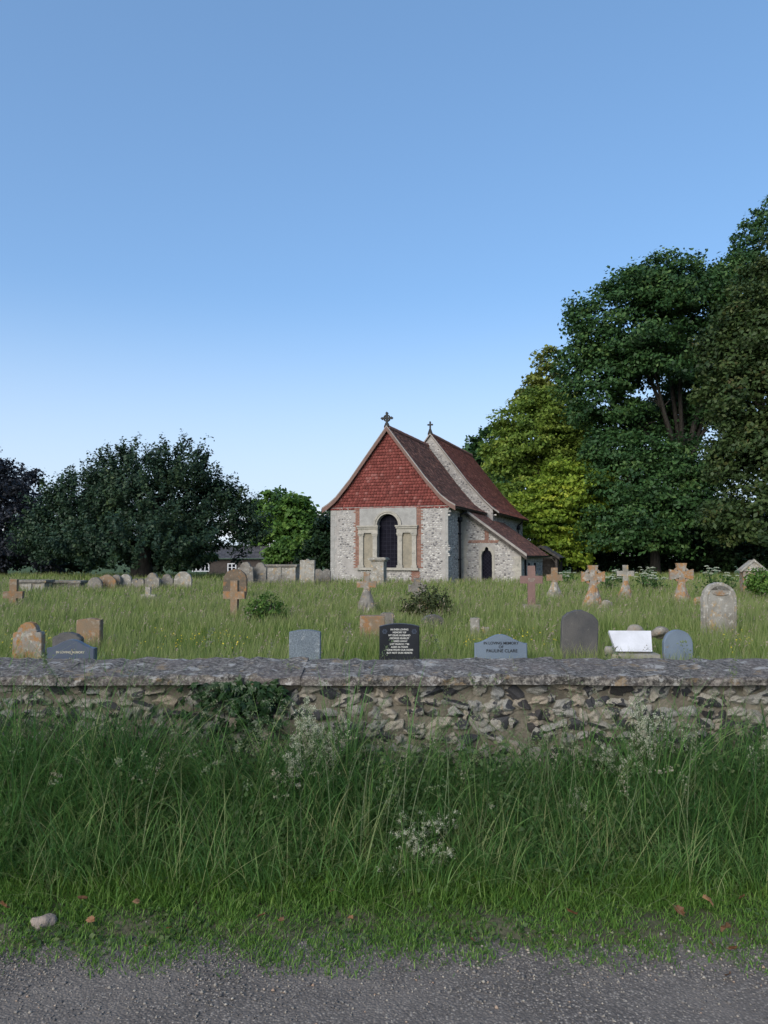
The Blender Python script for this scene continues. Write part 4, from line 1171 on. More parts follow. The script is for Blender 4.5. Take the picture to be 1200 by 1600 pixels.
# --- nearest row, seen over the coping
s = headstone('navy granite headstone with wavy top behind the left end of the wall', 'serpentine', 113, 999, 9.0, 76, 'granite_navy', 0.09, 0.05, jitter=0)
lettering(s, ['IN LOVING MEMORY'], 'gilt', s['h'] - 0.155, 0.036, 0.09)
headstone('dark slab showing just above the navy granite headstone', 'flatarch', 107, 988, 9.6, 46, 'grave_dark', 0.1)
headstone('tan lichened headstone at far left of the near row', 'shoulder', 46, 972, 11.0, 46, 'grave_mixed', 0.13, 0.1)
headstone('orange lichened headstone with grey top behind the navy granite one', 'camber', 141, 966, 12.5, 37, 'grave_orange', 0.14, 0.05)
headstone('small speckled pale blue granite headstone behind the wall', 'camber', 477, 984, 10.0, 49, 'granite_speck', 0.1, 0.1, jitter=0.002)
s = headstone('black polished granite headstone with silver inscription', 'camber', 624, 974, 10.0, 62, 'granite_black', 0.09, 0.1, jitter=0)
lettering(s, ['IN EVER LOVING', 'MEMORY OF', 'MY DEAR HUSBAND', 'GEORGE KEARLEY', 'PASSED AWAY', '21ST MARCH 1986', 'AGED 56 YEARS', 'GONE FROM OUR HOME', 'BUT NOT OUR HEARTS'], 'silver', s['h'] - 0.085, 0.031, 0.09, 0.0, 1.2)
for sx in (-1, 1):
    b = MB()
    for a in range(6):
        t0 = a * math.pi / 3
        b.prism([(sx * 0.19 + 0.018 * math.cos(t0) + 0.015 * math.cos(t), s['h'] - 0.1 + 0.018 * math.sin(t0) + 0.015 * math.sin(t)) for t in np.linspace(0, 2 * math.pi, 9)[:-1]], -0.047, -0.044)
    b.build('rose_emblem', M['granite_navy'], s)
s = headstone('blue grey granite headstone with wavy top and black lettering', 'serpentine', 782, 991, 10.0, 81, 'granite_blue', 0.09, 0.08, jitter=0)
lettering(s, ['IN LOVING MEMORY', 'OF'], 'black_letter', s['h'] - 0.125, 0.048, 0.09, 0, 1.0)
lettering(s, ['PAULINE CLARE'], 'black_letter', s['h'] - 0.226, 0.056, 0.09, 0.01)
headstone('dark slate headstone with round top beside the white tablet', 'ellipse', 902, 953, 11.0, 56, 'grave_dark', 0.11, 0.1, R(2), R(2))
headstone('small blue granite headstone right of the white tablet', 'round', 1058, 984, 11.0, 45, 'granite_blue', 0.09, 0.1, jitter=0.002)
headstone('tall pale arched headstone with orange edge at the right', 'round', 1121, 910, 14.6, 54, 'grave_pale', 0.14, 0.2, 0, R(1))
s = bpy.data.objects[-1] if False else [o for o in bpy.data.objects if o.get('label', '').startswith('tall pale arched')][0]
b = MB(); hh = s['h']; hw = s['w'] / 2 - 0.06
po = [(hw, 0.15), (hw, hh - s['w'] / 2)] + arch(0, hh - s['w'] / 2, hw, 0, math.pi, 16)[1:] + [(-hw, 0.15)]
pi_ = [(x * 0.93, 0.18 + (z - 0.15) * 0.975) for x, z in po]
b.prism(po + [po[0]] + [pi_[0]] + pi_[::-1], -0.078, -0.066); b.build('border_moulding', M['grave_pale'], s)
b = MB(); b.prism([(0.16 * math.cos(t), hh - 0.2 + 0.05 * math.sin(t)) for t in np.linspace(0, 2 * math.pi, 17)[:-1]], -0.085, -0.066, 0.006); b.build('carved_panel', M['grave_mixed'], s)
# white marble tablet on its little plinth
p = px(988, 1012, 11.0)
tb = tag(empty('tablet', (p.x, 11.0, G(p.x, 11)), -0.05), 'white marble sloping tablet on plinth behind the wall', 'gravestone')
b = MB(); zb = p.z - 0.02
V = [(-0.25, -0.1, zb), (0.25, -0.1, zb), (0.3, 0.12, zb + 0.27), (-0.3, 0.12, zb + 0.27), (-0.25, -0.04, zb - 0.02), (0.25, -0.04, zb - 0.02), (0.3, 0.17, zb + 0.24), (-0.3, 0.17, zb + 0.24)]
b.add(V, [(0, 1, 2, 3), (7, 6, 5, 4), (0, 4, 5, 1), (1, 5, 6, 2), (2, 6, 7, 3), (3, 7, 4, 0)]); b.build('slab', M['marble'], tb)
b = MB(); b.bx(-0.33, 0.33, -0.2, 0.26, -0.2, zb - 0.03); b.bx(-0.24, 0.24, -0.03, 0.2, zb - 0.03, zb + 0.05); b.build('plinth', M['grave_pale'], tb)
b = MB(); b.tube([(-0.36, -0.12, zb - 0.04), (-0.36, -0.12, zb + 0.02), (-0.36, -0.12, zb + 0.07)], [0.05, 0.065, 0.045], 10); b.build('flower_pot', M['grave_pale'], tb, True)

def rock(name, c, r, seed, mat, label=None, cat=None, parent=None, flat=0.0, group=None):
    import bmesh
    bm = bmesh.new(); bmesh.ops.create_icosphere(bm, subdivisions=3, radius=1.0)
    q = np.random.default_rng(seed); K = q.normal(size=(7, 3)) * 2.2; ph = q.uniform(0, 6.28, 7)
    for v_ in bm.verts:
        d = sum(math.sin(K[i] @ np.array(v_.co) + ph[i]) for i in range(7)) / 7
        v_.co = Vector((v_.co.x * r[0], v_.co.y * r[1], v_.co.z * r[2])) * (1 + 0.75 * d)
    me = bpy.data.meshes.new(name); bm.to_mesh(me); bm.free(); finish(me, M[mat], False)
    o = link(name, me, parent); o.location = c
    if label: tag(o, label, cat, group)
    return o
for i, (u, v, w, lab) in enumerate(((990, 984, 0.16, 'rough stone peeping over the white tablet, left of two'), (1030, 983, 0.14, 'rough stone between the white tablet and blue granite headstone'))):
    p = px(u, v, 12.2); rock('rough_stone', (p.x, 12.2, p.z - 0.06), (w, 0.12, 0.1), 40 + i, 'rock', lab, 'stone')

# --- middle distance
headstone('orange lichened box headstone in front of the small stone cross', 'flat', 583, 962, 14.0, 39, 'grave_orange', 0.3, 0.1, jitter=0.012)
headstone('small grey inscribed headstone behind the orange box headstone', 'camber', 605, 957, 14.8, 20, 'grave_grey', 0.12, 0.05, jitter=0.006)
headstone('grey round boulder-like headstone beneath the brownish bush', 'ellipse', 676, 960, 16.0, 34, 'grave_dark', 0.2, 0.3, jitter=0.01)
headstone('stub of a pale lichened stone post in the grass', 'flat', 742, 966, 14.0, 12, 'grave_pale', 0.13, 0.2, jitter=0.006, bev=0.008)
headstone('low pale stone block beside the lichened post stub', 'flat', 759, 980, 14.0, 10, 'grave_mixed', 0.12, 0.1, jitter=0.004, bev=0.008)

def cross(name, label, u, vtop, vbase, Y, armpx, mat, shaft=0.11, arm_z=0.28, flare=0.0, ringr=0.0, base=None, base_w=0.5, base_h=0.0, basemat=None, thick=0.1, rz=0.0, lean=0.0, text=None, taper=1.0):
    """upright stone cross; flare widens the arm ends, ringr adds the Celtic ring, base adds a rough cairn or step"""
    p = px(u, vtop, Y); g = G(p.x, Y); h = p.z - g
    aw = armpx / F * Y / 2; t = shaft
    root = tag(empty(name, (p.x, Y, g), rz - 0.12), label, 'cross')
    root.rotation_euler.x = lean
    za = h - arm_z
    f = flare
    tb_ = t * taper
    o = [(tb_, -0.1), (t, za - t), (aw - 0.001, za - t - f), (aw, za + t + f), (t, za + t), (t + f, h), (-t - f, h), (-t, za + t), (-aw, za + t + f), (-aw + 0.001, za - t - f), (-t, za - t), (-tb_, -0.1)]
    MB().prism(jit(o, 0.005, int(u)), -thick / 2, thick / 2, 0.01).build('shaft', M[mat], root)
    if ringr:
        b = MB(); ring(b, 0, za, ringr * 0.72, ringr, -thick * 0.36, thick * 0.36, 28); b.build('ring', M[mat], root)
    if base == 'cairn':
        n, rows = 22, 9
        V, Fc = [], []
        q = np.random.default_rng(int(u * 3))
        for j in range(rows):
            tt = j / (rows - 1)
            rr = base_w * ((1 - tt) ** 1.25 * 0.78 + 0.22) * (1.0 if j else 1.05)
            if j == rows - 1: rr = t * 1.02
            zz = -0.15 + (base_h + 0.15) * tt
            for i in range(n):
                a = 2 * math.pi * i / n
                k = 1 + q.normal() * 0.09 * (1 - tt * 0.7)
                V.append((rr * k * math.cos(a), rr * k * math.sin(a) * 0.75, zz + q.normal() * 0.02 * (1 - tt)))
        for j in range(rows - 1):
            for i in range(n):
                i2 = (i + 1) % n
                Fc.append((j * n + i, j * n + i2, (j + 1) * n + i2, (j + 1) * n + i))
        Fc.append(tuple(range((rows - 1) * n, rows * n)))
        MB().add(V, Fc).build('rock_base', M[basemat or mat], root)
    elif base == 'step':
        b = MB(); b.bx(-base_w, base_w, -base_w * 0.7, base_w * 0.7, -0.2, base_h * 0.55); b.bx(-base_w * 0.7, base_w * 0.7, -base_w * 0.5, base_w * 0.5, base_h * 0.55, base_h); b.build('stepped_base', M[basemat or mat], root)
    if text:
        lettering(root, [text], 'grave_pale', za - 0.05, 0.13, thick, 0, 1.0, -thick / 2 - 0.002)
    return root

cross('stone_cross', 'plain orange stone cross at the left edge', 22, 905, 960, 21, 29, 'grave_orange', 0.095, 0.42, rz=0.3, thick=0.2)
cross('stone_cross', 'slim pale grey stone cross alone in the grass at left', 232, 917, 957, 23, 24, 'grave_pale', 0.075, 0.3, rz=0.1)
cross('stone_cross', 'orange and white lichened cross in front of brown headstone', 367, 907, 975, 18, 36, 'grave_orange', 0.085, 0.34, rz=-0.1, thick=0.12)
cross('stone_cross', 'small cross with orange patch on tall rock base near centre', 573, 894, 960, 19, 31, 'grave_mixed', 0.075, 0.3, base='cairn', base_w=0.4, base_h=0.72, basemat='grave_grey', rz=0.1)
cross('ring_cross', 'weathered ring cross beside the brownish bush', 652, 903, 945, 23, 28, 'grave_grey', 0.085, 0.3, flare=0.03, ringr=0.2, rz=0.15)
cross('stone_cross', 'pink granite cross in front of the aisle corner', 830, 884, 955, 20, 35, 'grave_pink', 0.1, 0.36, base='step', base_w=0.32, base_h=0.3, basemat='rock', text='RIP', rz=0.05)
cross('stone_cross', 'golden lichened cross on rock base below the timber porch', 866, 887, 935, 25, 24, 'grave_orange', 0.1, 0.32, base='cairn', base_w=0.42, base_h=0.6, basemat='grave_pale', rz=0.1)
cross('celtic_cross', 'large Celtic cross with flared arms and orange shaft, left of white cross', 926, 883, 955, 20.5, 36, 'grave_mixed', 0.085, 0.31, flare=0.055, ringr=0.235, base='cairn', base_w=0.42, base_h=0.82, basemat='grave_mixed', rz=0.05, thick=0.14)
rock('cairn_stone', px(940, 955, 20.3) + Vector((0.1, 0, 0)), (0.24, 0.2, 0.3), 77, 'rock', 'broken rough stone leaning at foot of the large Celtic cross', 'stone')
cross('stone_cross', 'small white stone cross on rock base between two Celtic crosses', 977, 883, 938, 25, 26, 'grave_pale', 0.085, 0.27, base='cairn', base_w=0.38, base_h=0.68, basemat='grave_mixed', rz=0.0)
cross('celtic_cross', 'tall Celtic cross with bright orange shaft, right of white cross', 1064, 880, 948, 22.5, 36, 'grave_mixed', 0.095, 0.33, flare=0.06, ringr=0.24, base='cairn', base_w=0.42, base_h=0.74, basemat='grave_mixed', rz=0.05, thick=0.14)
p = px(1092, 938, 21); rock('fallen_stone', (p.x, 21, p.z - 0.1), (0.16, 0.13, 0.14), 81, 'grave_mixed', 'pinkish stone lump between orange Celtic cross and arched headstone', 'stone')
# orange streaks are lichen on the shafts: thin crusted panels up the front
headstone('dark brown rounded headstone behind the orange and white cross', 'round', 368, 889, 24, 37, 'grave_brown', 0.14, 0.05)

# --- far rows
for u, v, w, k, m, lab in ((149, 902, 23, 'round', 'grave_grey', 'grey round headstone at left end of the far row'),
                           (167, 897, 30, 'gothic', 'grave_orange', 'bright orange pointed headstone in the far row'),
                           (182, 898, 15, 'round', 'grave_grey', 'narrow grey headstone just right of the bright orange one'),
                           (197, 897, 19, 'round', 'grave_pale', 'pale round headstone, second right of the bright orange one'),
                           (217, 904, 20, 'double', 'grave_grey', 'low double-topped headstone in middle of the far row'),
                           (239, 895, 24, 'shoulder', 'grave_grey', 'grey shouldered headstone right of the low double one'),
                           (261, 897, 20, 'shoulder', 'grave_grey', 'smaller grey headstone second from right in the far row'),
                           (286, 893, 28, 'round', 'grave_pale', 'broad pale headstone at right end of the far row')):
    headstone(lab, k, u, v, 30 + random.uniform(-0.8, 0.8), w, m, 0.13, random.uniform(-0.1, 0.1), 0, R(random.uniform(-3, 3)), 0.006, group='far row of headstones')
headstone('tall tan headstone with scrolled top, left of a leaning pair', 'shoulder', 385, 878, 33, 25, 'grave_grey', 0.14, -0.05, 0, R(-2), 0.01)
headstone('tall tan headstone, right of the leaning pair by the chest tomb', 'shoulder', 406, 879, 33.4, 21, 'grave_grey', 0.14, -0.05, 0, R(2), 0.01)
headstone('tall buff headstone with peaked top left of the church', 'peon', 480, 873, 33, 24, 'grave_pale', 0.16, -0.1, 0, R(1), 0.012)
headstone('low double-topped headstone touching the church corner in view', 'double', 504, 889, 34.5, 26, 'grave_grey', 0.13, 0, 0, 0, 0.008)

def chest(name, label, u0, u1, vtop, Y, depth, rz, mat='grave_pale', split=0.5, side=None):
    p0, p1 = px(u0, vtop, Y), px(u1, vtop, Y); g = G(p0.x, Y); w = p1.x - p0.x; h = p0.z - g
    root = tag(empty(name, ((p0.x + p1.x) / 2, Y, g), rz), label, 'tomb')
    b = MB(); b.bx(-w / 2 + 0.08, w / 2 - 0.08, -depth / 2 + 0.08, depth / 2 - 0.08, -0.2, h - 0.12); b.build('chest', M[mat], root)
    b = MB(); b.bx(-w / 2, w / 2, -depth / 2, depth / 2, h - 0.08, h); b.bx(-w / 2 + 0.04, w / 2 - 0.04, -depth / 2 + 0.04, depth / 2 - 0.04, h - 0.12, h - 0.082); b.build('lid', M['grave_grey'], root)
    for xa, xb in ((-w / 2 + 0.07, -w / 2 + 0.2), (w / 2 - 0.2, w / 2 - 0.07), (-0.06, 0.06)):
        b = MB(); b.bx(xa, xb, -depth / 2 + 0.04, -depth / 2 + 0.09, -0.2, h - 0.125); b.build('corner_pilaster', M[mat], root)
    return root
chest('chest_tomb', 'stone chest tomb at far left behind the orange cross', 28, 79, 906, 29, 0.8, 0.0)
chest('chest_tomb', 'stone chest tomb right of the far left one', 76, 132, 907, 30, 0.8, 0.0, 'grave_grey')
chest('chest_tomb', 'pale chest tomb left of the church between tall headstones', 414, 469, 882, 35, 1.0, -0.15)
p = px(592, 871, 33.5); g = G(p.x, 33.5); h = p.z - g
pt = tag(empty('pedestal_tomb', (p.x, 33.5, g), -0.25), 'pale stone pedestal tomb in front of the arched window', 'tomb')
b = MB(); b.bx(-0.28, 0.28, -0.28, 0.28, 0.12, h - 0.16); b.build('pedestal', M['grave_pale'], pt)
b = MB(); b.bx(-0.36, 0.36, -0.36, 0.36, -0.2, 0.118); b.build('plinth', M['grave_grey'], pt)
b = MB(); b.bx(-0.33, 0.33, -0.33, 0.33, h - 0.158, h - 0.1); b.bx(-0.39, 0.39, -0.39, 0.39, h - 0.098, h - 0.03); b.bx(-0.34, 0.34, -0.34, 0.34, h - 0.028, h); b.build('cornice', M['grave_pale'], pt)
# gabled monument at the right edge
p = px(1174, 875, 26); g = G(p.x, 26); h = p.z - g
gm = tag(empty('gabled_monument', (p.x, 26, g), -0.2), 'stone monument with gabled cap among shrubs at the right edge', 'tomb')
b = MB(); b.bx(-0.33, 0.33, -0.25, 0.25, -0.2, h - 0.36); b.build('block', M['grave_mixed'], gm)
b = MB(); b.prism([(-0.42, h - 0.358), (0.42, h - 0.358), (0.0, h)], -0.3, 0.3, 0.0); cp_ = b.build('gable_cap', M['grave_pale'], gm)
b = MB()
for s_ in (1, -1):
    b.add([(s_ * 0.46, -0.34, h - 0.38), (0, -0.34, h + 0.04), (0, -0.34, h - 0.04), (s_ * 0.4, -0.34, h - 0.4), (s_ * 0.46, -0.28, h - 0.38), (0, -0.28, h + 0.04), (0, -0.28, h - 0.04), (s_ * 0.4, -0.28, h - 0.4)],
          [(0, 1, 2, 3), (7, 6, 5, 4), (0, 4, 5, 1), (3, 2, 6, 7), (0, 3, 7, 4)])
b.build('moulding', M['grave_pale'], cp_)

# --- shrubs among the graves
def bush(name, label, u, v, Y, ru, rv, mat, n, size, cat='bush'):
    c = px(u, v, Y)
    tree(name, label, cat, [lobe(u, v, Y, ru, rv), lobe(u - ru * 0.45, v + rv * 0.3, Y, ru * 0.6, rv * 0.6), lobe(u + ru * 0.45, v + rv * 0.25, Y, ru * 0.6, rv * 0.7)], M[mat], n, size, 0.16, 0.8, base=(c.x, Y), tr=0.025, per=14, bottom=-0.9, inner=0.4)
bush('green_bush', 'small dark green bush right of the orange and white cross', 416, 958, 17, 30, 28, 'mid', 3600, 0.032)
bush('brownish_bush', 'brownish sapling bush below the ring cross', 668, 948, 18, 36, 28, 'brownbush', 3800, 0.03)
bush('right_edge_bush', 'bright green bush covering the gabled monument', 1190, 908, 24, 22, 20, 'fresh', 3000, 0.04)

#@@GRASS
# ================================================================== GRASS AND SMALL THINGS
def blades(P, h, w, segs, lean=(0.05, 0.5), bend=(0.2, 1.4), wind=None, var=None):
    """curved tapering grass blades; returns vertices, quads, var, tip"""
    n = len(P)
    az = rng.uniform(0, 2 * np.pi, n) if wind is None else wind if isinstance(wind, np.ndarray) else rng.normal(wind[0], wind[1], n)
    d = np.stack([np.cos(az), np.sin(az), np.zeros(n)], 1)
    sa = az + np.pi / 2 + rng.normal(0, 0.5, n)
    sd = np.stack([np.cos(sa), np.sin(sa), np.zeros(n)], 1)
    ang = rng.uniform(*lean, n); bd = rng.uniform(*bend, n)
    pos = P.copy(); step = h / segs
    rows = []
    for k in range(segs + 1):
        t = k / segs
        ww = w * (0.75 + 0.5 * t if t < 0.4 else 0.95 * (1 - ((t - 0.4) / 0.6) ** 1.6) + 0.03)
        rows.append(np.stack([pos - sd * (ww / 2)[:, None] if hasattr(ww, '__len__') else pos - sd * ww / 2, pos + sd * (ww / 2)[:, None]], 1))
        a = ang + bd * (t ** 1.5)
        pos = pos + (d * np.sin(a)[:, None] + np.array([0, 0, 1.0]) * np.cos(a)[:, None]) * step[:, None]
    V = np.stack(rows, 1)                       # n, segs+1, 2, 3
    m = 2 * (segs + 1)
    i = np.arange(segs)
    q = np.stack([2 * i, 2 * i + 1, 2 * i + 3, 2 * i + 2], 1)
    Q = (q[None] + (np.arange(n) * m)[:, None, None]).reshape(-1, 4)
    vr = rng.random(n) if var is None else var
    tip = np.tile(np.repeat(np.arange(segs + 1) / segs, 2), n)
    return V.reshape(-1, 3), Q, np.repeat(vr, m), tip, rows[-1].mean(1)

def grass_obj(name, label, parts, mat, cat='grass'):
    Vs, Qs, As, Ts, o = [], [], [], [], 0
    for V, Q, A, T in parts:
        Vs.append(V); Qs.append(Q + o); As.append(A); Ts.append(T); o += len(V)
    ob = link(name, mesh_np(name, np.concatenate(Vs), np.concatenate(Qs), mat, {'var': np.concatenate(As), 'tip': np.concatenate(Ts)}))
    return tag(ob, label, cat, kind='stuff')

# the verge: height of the sward grows towards the wall
def verge_pts(n, y0, y1, xr=3.2):
    x = rng.uniform(-xr, xr, n); y = rng.uniform(y0, y1, n)
    return x, y
parts = []
def clumped(x, y, s):
    return 0.5 + 0.5 * vnoise(x * 2.2, y * 2.2, s)
# tall
x, y = verge_pts(16000, 3.6, 4.44)
edge = 3.72 + 0.12 * vnoise(x * 1.4, y * 0 + 1, 3)
k = (y > edge - 0.05) & (rng.random(len(x)) < 0.45 + 0.6 * clumped(x, y, 1))
x, y = x[k], y[k]
rise = sstep(0.0, 0.55, y - (3.66 + 0.1 * vnoise(x * 1.4, x * 0 + 1, 3)))
left = sstep(-0.95, -1.6, x); gap = np.exp(-((x - 0.45) / 0.55) ** 2)
lump = 0.8 + 0.45 * clumped(x * 0.75, y * 0.3, 31)
hh = lump * (0.2 + 0.5 * rise + 0.3 * left * rise - 0.16 * gap * rise + 0.14 * rise * sstep(1.2, 2.0, x)) * rng.uniform(0.5, 1.25, len(x))
P = np.stack([x, y, vz(x, y)], 1)
V, Q, A, T, _ = blades(P, hh, rng.uniform(0.0028, 0.0075, len(x)), 6, (0.02, 0.6), (0.4, 2.4), None, np.clip(rng.beta(2, 2.4, len(x)) + 0.55 * (clumped(x, y, 9) - 0.5) + 0.25 * (clumped(x * 3, y * 3, 19) - 0.5), 0, 1))
parts.append((V, Q, A, T))
NT_ = 480
tx = rng.uniform(-3.2, 3.2, NT_); ty = rng.uniform(3.62, 4.42, NT_)
th = (0.24 + 0.42 * sstep(3.62, 4.2, ty)) * rng.uniform(0.6, 1.35, NT_) * (1 + 0.25 * sstep(-0.9, -1.6, tx) - 0.25 * np.exp(-((tx - 0.45) / 0.5) ** 2) + 0.15 * sstep(1.3, 2.0, tx))
tv = np.clip(rng.normal(0.5, 0.26, NT_), 0.02, 0.9); ta = rng.uniform(0, 6.28, NT_)
ii = rng.integers(0, NT_, 17500); n = len(ii)
dx, dy = rng.normal(0, 0.045, n), rng.normal(0, 0.035, n)
x = tx[ii] + dx; y = np.clip(ty[ii] + dy, 3.55, 4.45)
az = np.arctan2(dy, dx) + rng.normal(0, 0.5, n); az = np.where(rng.random(n) < 0.55, ta[ii] + rng.normal(0, 0.5, n), az)
V, Q, A, T, _ = blades(np.stack([x, y, vz(x, y)], 1), th[ii] * rng.uniform(0.55, 1.2, n), rng.uniform(0.0025, 0.006, n), 6, (0.05, 0.45), (0.5, 2.3), az, np.clip(tv[ii] + rng.normal(0, 0.12, n), 0, 1))
parts.append((V, Q, A, T))
nb = 1700
x = rng.uniform(-2.7, 2.7, nb); y = rng.uniform(3.6, 4.35, nb); c_ = clumped(x * 1.5, y, 17)
hh = (0.3 + 0.45 * sstep(3.6, 4.2, y)) * rng.uniform(0.7, 1.3, nb) * (0.7 + 0.5 * c_)
V, Q, A, T, _ = blades(np.stack([x, y, vz(x, y)], 1), hh, rng.uniform(0.004, 0.009, nb), 9, (0.05, 0.7), (0.6, 3.0), None, rng.uniform(0.55, 0.9, nb))
parts.append((V, Q, A, T))
nb = 2600
x = rng.uniform(-2.7, 2.7, nb); y = rng.uniform(3.55, 4.35, nb)
V, Q, A, T, _ = blades(np.stack([x, y, vz(x, y)], 1), rng.uniform(0.2, 0.65, nb), rng.uniform(0.0016, 0.0034, nb), 6, (0.2, 1.45), (-0.3, 1.2), None, rng.uniform(0.82, 1.0, nb))
parts.append((V, Q, A, T))
grass_obj('tall_verge_grass', 'tall tangled green grass growing against the flint wall', parts, M['verge_grass'])
# short trodden edge
parts = []
x, y = verge_pts(118000, 3.0, 3.8, 2.7)
edge = 3.16 + 0.09 * vnoise(x * 1.6, x * 0, 6) + 0.1 * vnoise(x * 6, y * 6, 2)
dens = sstep(-0.16, 0.2, y - edge) * (0.02 + 1.1 * clumped(x * 2.2, y * 2.2, 4)) + 0.25 * sstep(0.62, 0.8, clumped(x * 4, y * 5, 8)) * sstep(-0.25, 0, y - edge)
k = rng.random(len(x)) < dens
x, y = x[k], y[k]
hh = (0.016 + 0.02 * clumped(x * 3, y * 3, 51) + 0.1 * sstep(3.38, 3.72, y)) * rng.uniform(0.5, 1.5, len(x))
P = np.stack([x, y, np.maximum(vz(x, y), 0.0)], 1)
V, Q, A, T, _ = blades(P, hh, rng.uniform(0.0026, 0.0055, len(x)), 2, (0.2, 1.2), (0.2, 1.4))
parts.append((V, Q, A, T))
grass_obj('short_verge_grass', 'short bright grass along the edge of the lane', parts, M['turf_grass'])

# low leafy weeds woven through the verge grass
n = 60000
x = rng.uniform(-2.6, 2.6, n); y = rng.uniform(3.25, 4.42, n)
k = sstep(0.46, 0.62, clumped(x * 1.1, y * 1.6, 41)) * (0.25 + 0.75 * sstep(3.5, 3.8, y)) > rng.uniform(0.0, 1.6, n); x, y = x[k], y[k]; n = len(x)
zz = vz(x, y).clip(0) + rng.random(n) ** 0.8 * (0.02 + 0.5 * sstep(3.5, 4.1, y)) * (0.7 + 0.5 * clumped(x * 4, y * 4, 43))
nn = rng.normal(size=(n, 3)) * 0.5 + np.array([0, -0.5, 0.8]); nn /= np.linalg.norm(nn, axis=1, keepdims=True)
V, Q, A = leaves(np.stack([x, y, zz], 1), nn, rng.uniform(0.006, 0.018, n), rng.random(n))
tag(link('verge_weeds', mesh_np('verge_weeds', V, Q, M['weed'], {'var': A})), 'small leafy weeds woven through the verge grass', 'weeds', kind='stuff')

# churchyard sward
parts = []; tips = []
def yard(n, y0, y1, h0, h1, w, segs):
    y = np.sqrt(rng.uniform(y0 ** 2, y1 ** 2, n)); x = rng.uniform(-1, 1, n) * (0.53 * y + 0.8)
    c = clumped(x * 0.35, y * 0.35, 11)
    k = rng.random(n) < 0.5 + 0.6 * c
    # not inside the church
    lx = (x - CH.x) * math.cos(TH) - (y - CH.y) * math.sin(TH); ly = (x - CH.x) * math.sin(TH) + (y - CH.y) * math.cos(TH)
    k &= ~((ly > -0.05) & (lx > -W - 0.05) & (lx < 0.05)) & ~((ly > AY0 - 0.05) & (lx > -W) & (lx < AX + 0.05))
    x, y, c = x[k], y[k], c[k]
    hh = (h0 + (h1 - h0) * c) * rng.uniform(0.6, 1.25, len(x))
    P = np.stack([x, y, gz(x, y)], 1)
    vr = np.clip(rng.beta(2, 2.2, len(x)) + 0.3 * (clumped(x * 0.22, y * 0.5, 14) - 0.5), 0, 1)
    V, Q, A, T, _ = blades(P, hh, rng.uniform(0.6, 1.3, len(x)) * w, segs, (0.02, 0.4), (0.1, 1.1), None, vr)
    parts.append((V, Q, A, T))
yard(6000, 5.0, 9.0, 0.12, 0.26, 0.007, 3)
yard(42000, 9.0, 14.0, 0.2, 0.42, 0.007, 3)
yard(68000, 14.0, 22.0, 0.26, 0.5, 0.010, 3)
yard(52000, 22.0, 34.0, 0.2, 0.42, 0.017, 2)
yard(25000, 34.0, 52.0, 0.22, 0.44, 0.03, 2)
bases = [(o.location.x, o.location.y, o.get('w', 0.5)) for o in bpy.data.objects if o.get('category') in ('gravestone', 'cross', 'tomb') and o.parent is None]
bx_, by_, bh_ = [], [], []
for x0, y0, w0 in bases:
    if y0 < 12: n_, h_ = 40, 0.3
    else: n_, h_ = 90, 0.36
    bx_.append(x0 + rng.uniform(-1, 1, n_) * (w0 * 0.6 + 0.15)); by_.append(y0 - 0.12 - np.abs(rng.normal(0, 0.16, n_))); bh_.append(h_ * rng.uniform(0.5, 1.3, n_))
x = np.concatenate(bx_); y = np.concatenate(by_); hh = np.concatenate(bh_)
V, Q, A, T, _ = blades(np.stack([x, y, gz(x, y)], 1), hh, 0.0005 * y * rng.uniform(0.7, 1.3, len(x)) + 0.002, 3, (0.02, 0.4), (0.1, 1.2))
parts.append((V, Q, A, T))
grass_obj('churchyard_grass', 'long seeding grass covering the churchyard', parts, M['yard_grass'])

# seed heads: thin stalk and a loose head of spikelets
def seedheads(name, label, P, h, mat, headlen, spk, nspk, stalkw, wind=(0.3, 0.9), bend=(0.2, 1.0), seg=5):
    V, Q, A, T, tips = blades(P, h, stalkw, seg, (0.03, 0.3), bend, wind, rng.uniform(0.1, 0.6, len(P)))
    VV, QQ, AA, TT = [V], [Q], [A], [T]
    n = len(P)
    # direction at the tip from the last two rows
    m = 2 * (seg + 1)
    last = V.reshape(n, seg + 1, 2, 3).mean(2)
    dr = last[:, -1] - last[:, -2]; dr /= np.linalg.norm(dr, axis=1, keepdims=True)
    f = rng.random((n, nspk))
    spread = headlen[:, None] * 0.22 * np.sin(np.pi * (0.15 + 0.8 * f))
    c = tips[:, None, :] - dr[:, None, :] * (f * headlen[:, None])[..., None] + rng.normal(size=(n, nspk, 3)) * spread[..., None] * 0.45
    c = c.reshape(-1, 3); nn = rng.normal(size=c.shape); nn /= np.linalg.norm(nn, axis=1, keepdims=True)
    v2, q2, a2 = leaves(c, nn, np.full(len(c), spk) * rng.uniform(0.6, 1.4, len(c)), np.clip(np.repeat(rng.random(n), nspk) * 0.7 + rng.random(len(c)) * 0.3, 0, 1))
    QQ.append(q2 + len(V)); VV.append(v2); AA.append(a2); TT.append(np.ones(len(v2)))
    return grass_obj(name, label, [(np.concatenate(VV), np.concatenate(QQ), np.concatenate(AA), np.concatenate(TT))], mat)
NS = 330
x = rng.uniform(-2.6, 2.6, NS); y = rng.uniform(3.72, 4.4, NS)
P = np.stack([x, y, vz(x, y)], 1)
seedheads('verge_seed_heads', 'tall grass stalks with pale feathery seed heads on the verge', P, rng.uniform(0.5, 0.95, NS) + 0.12 * sstep(-0.8, -1.8, x), M['seed_green'], rng.uniform(0.06, 0.14, NS), 0.005, 36, np.full(NS, 0.003), (0.3, 1.6), (0.2, 1.5), 7)
n = 9000
y = np.sqrt(rng.uniform(10.5 ** 2, 36 ** 2, n)); x = rng.uniform(-1, 1, n) * (0.53 * y + 0.5)
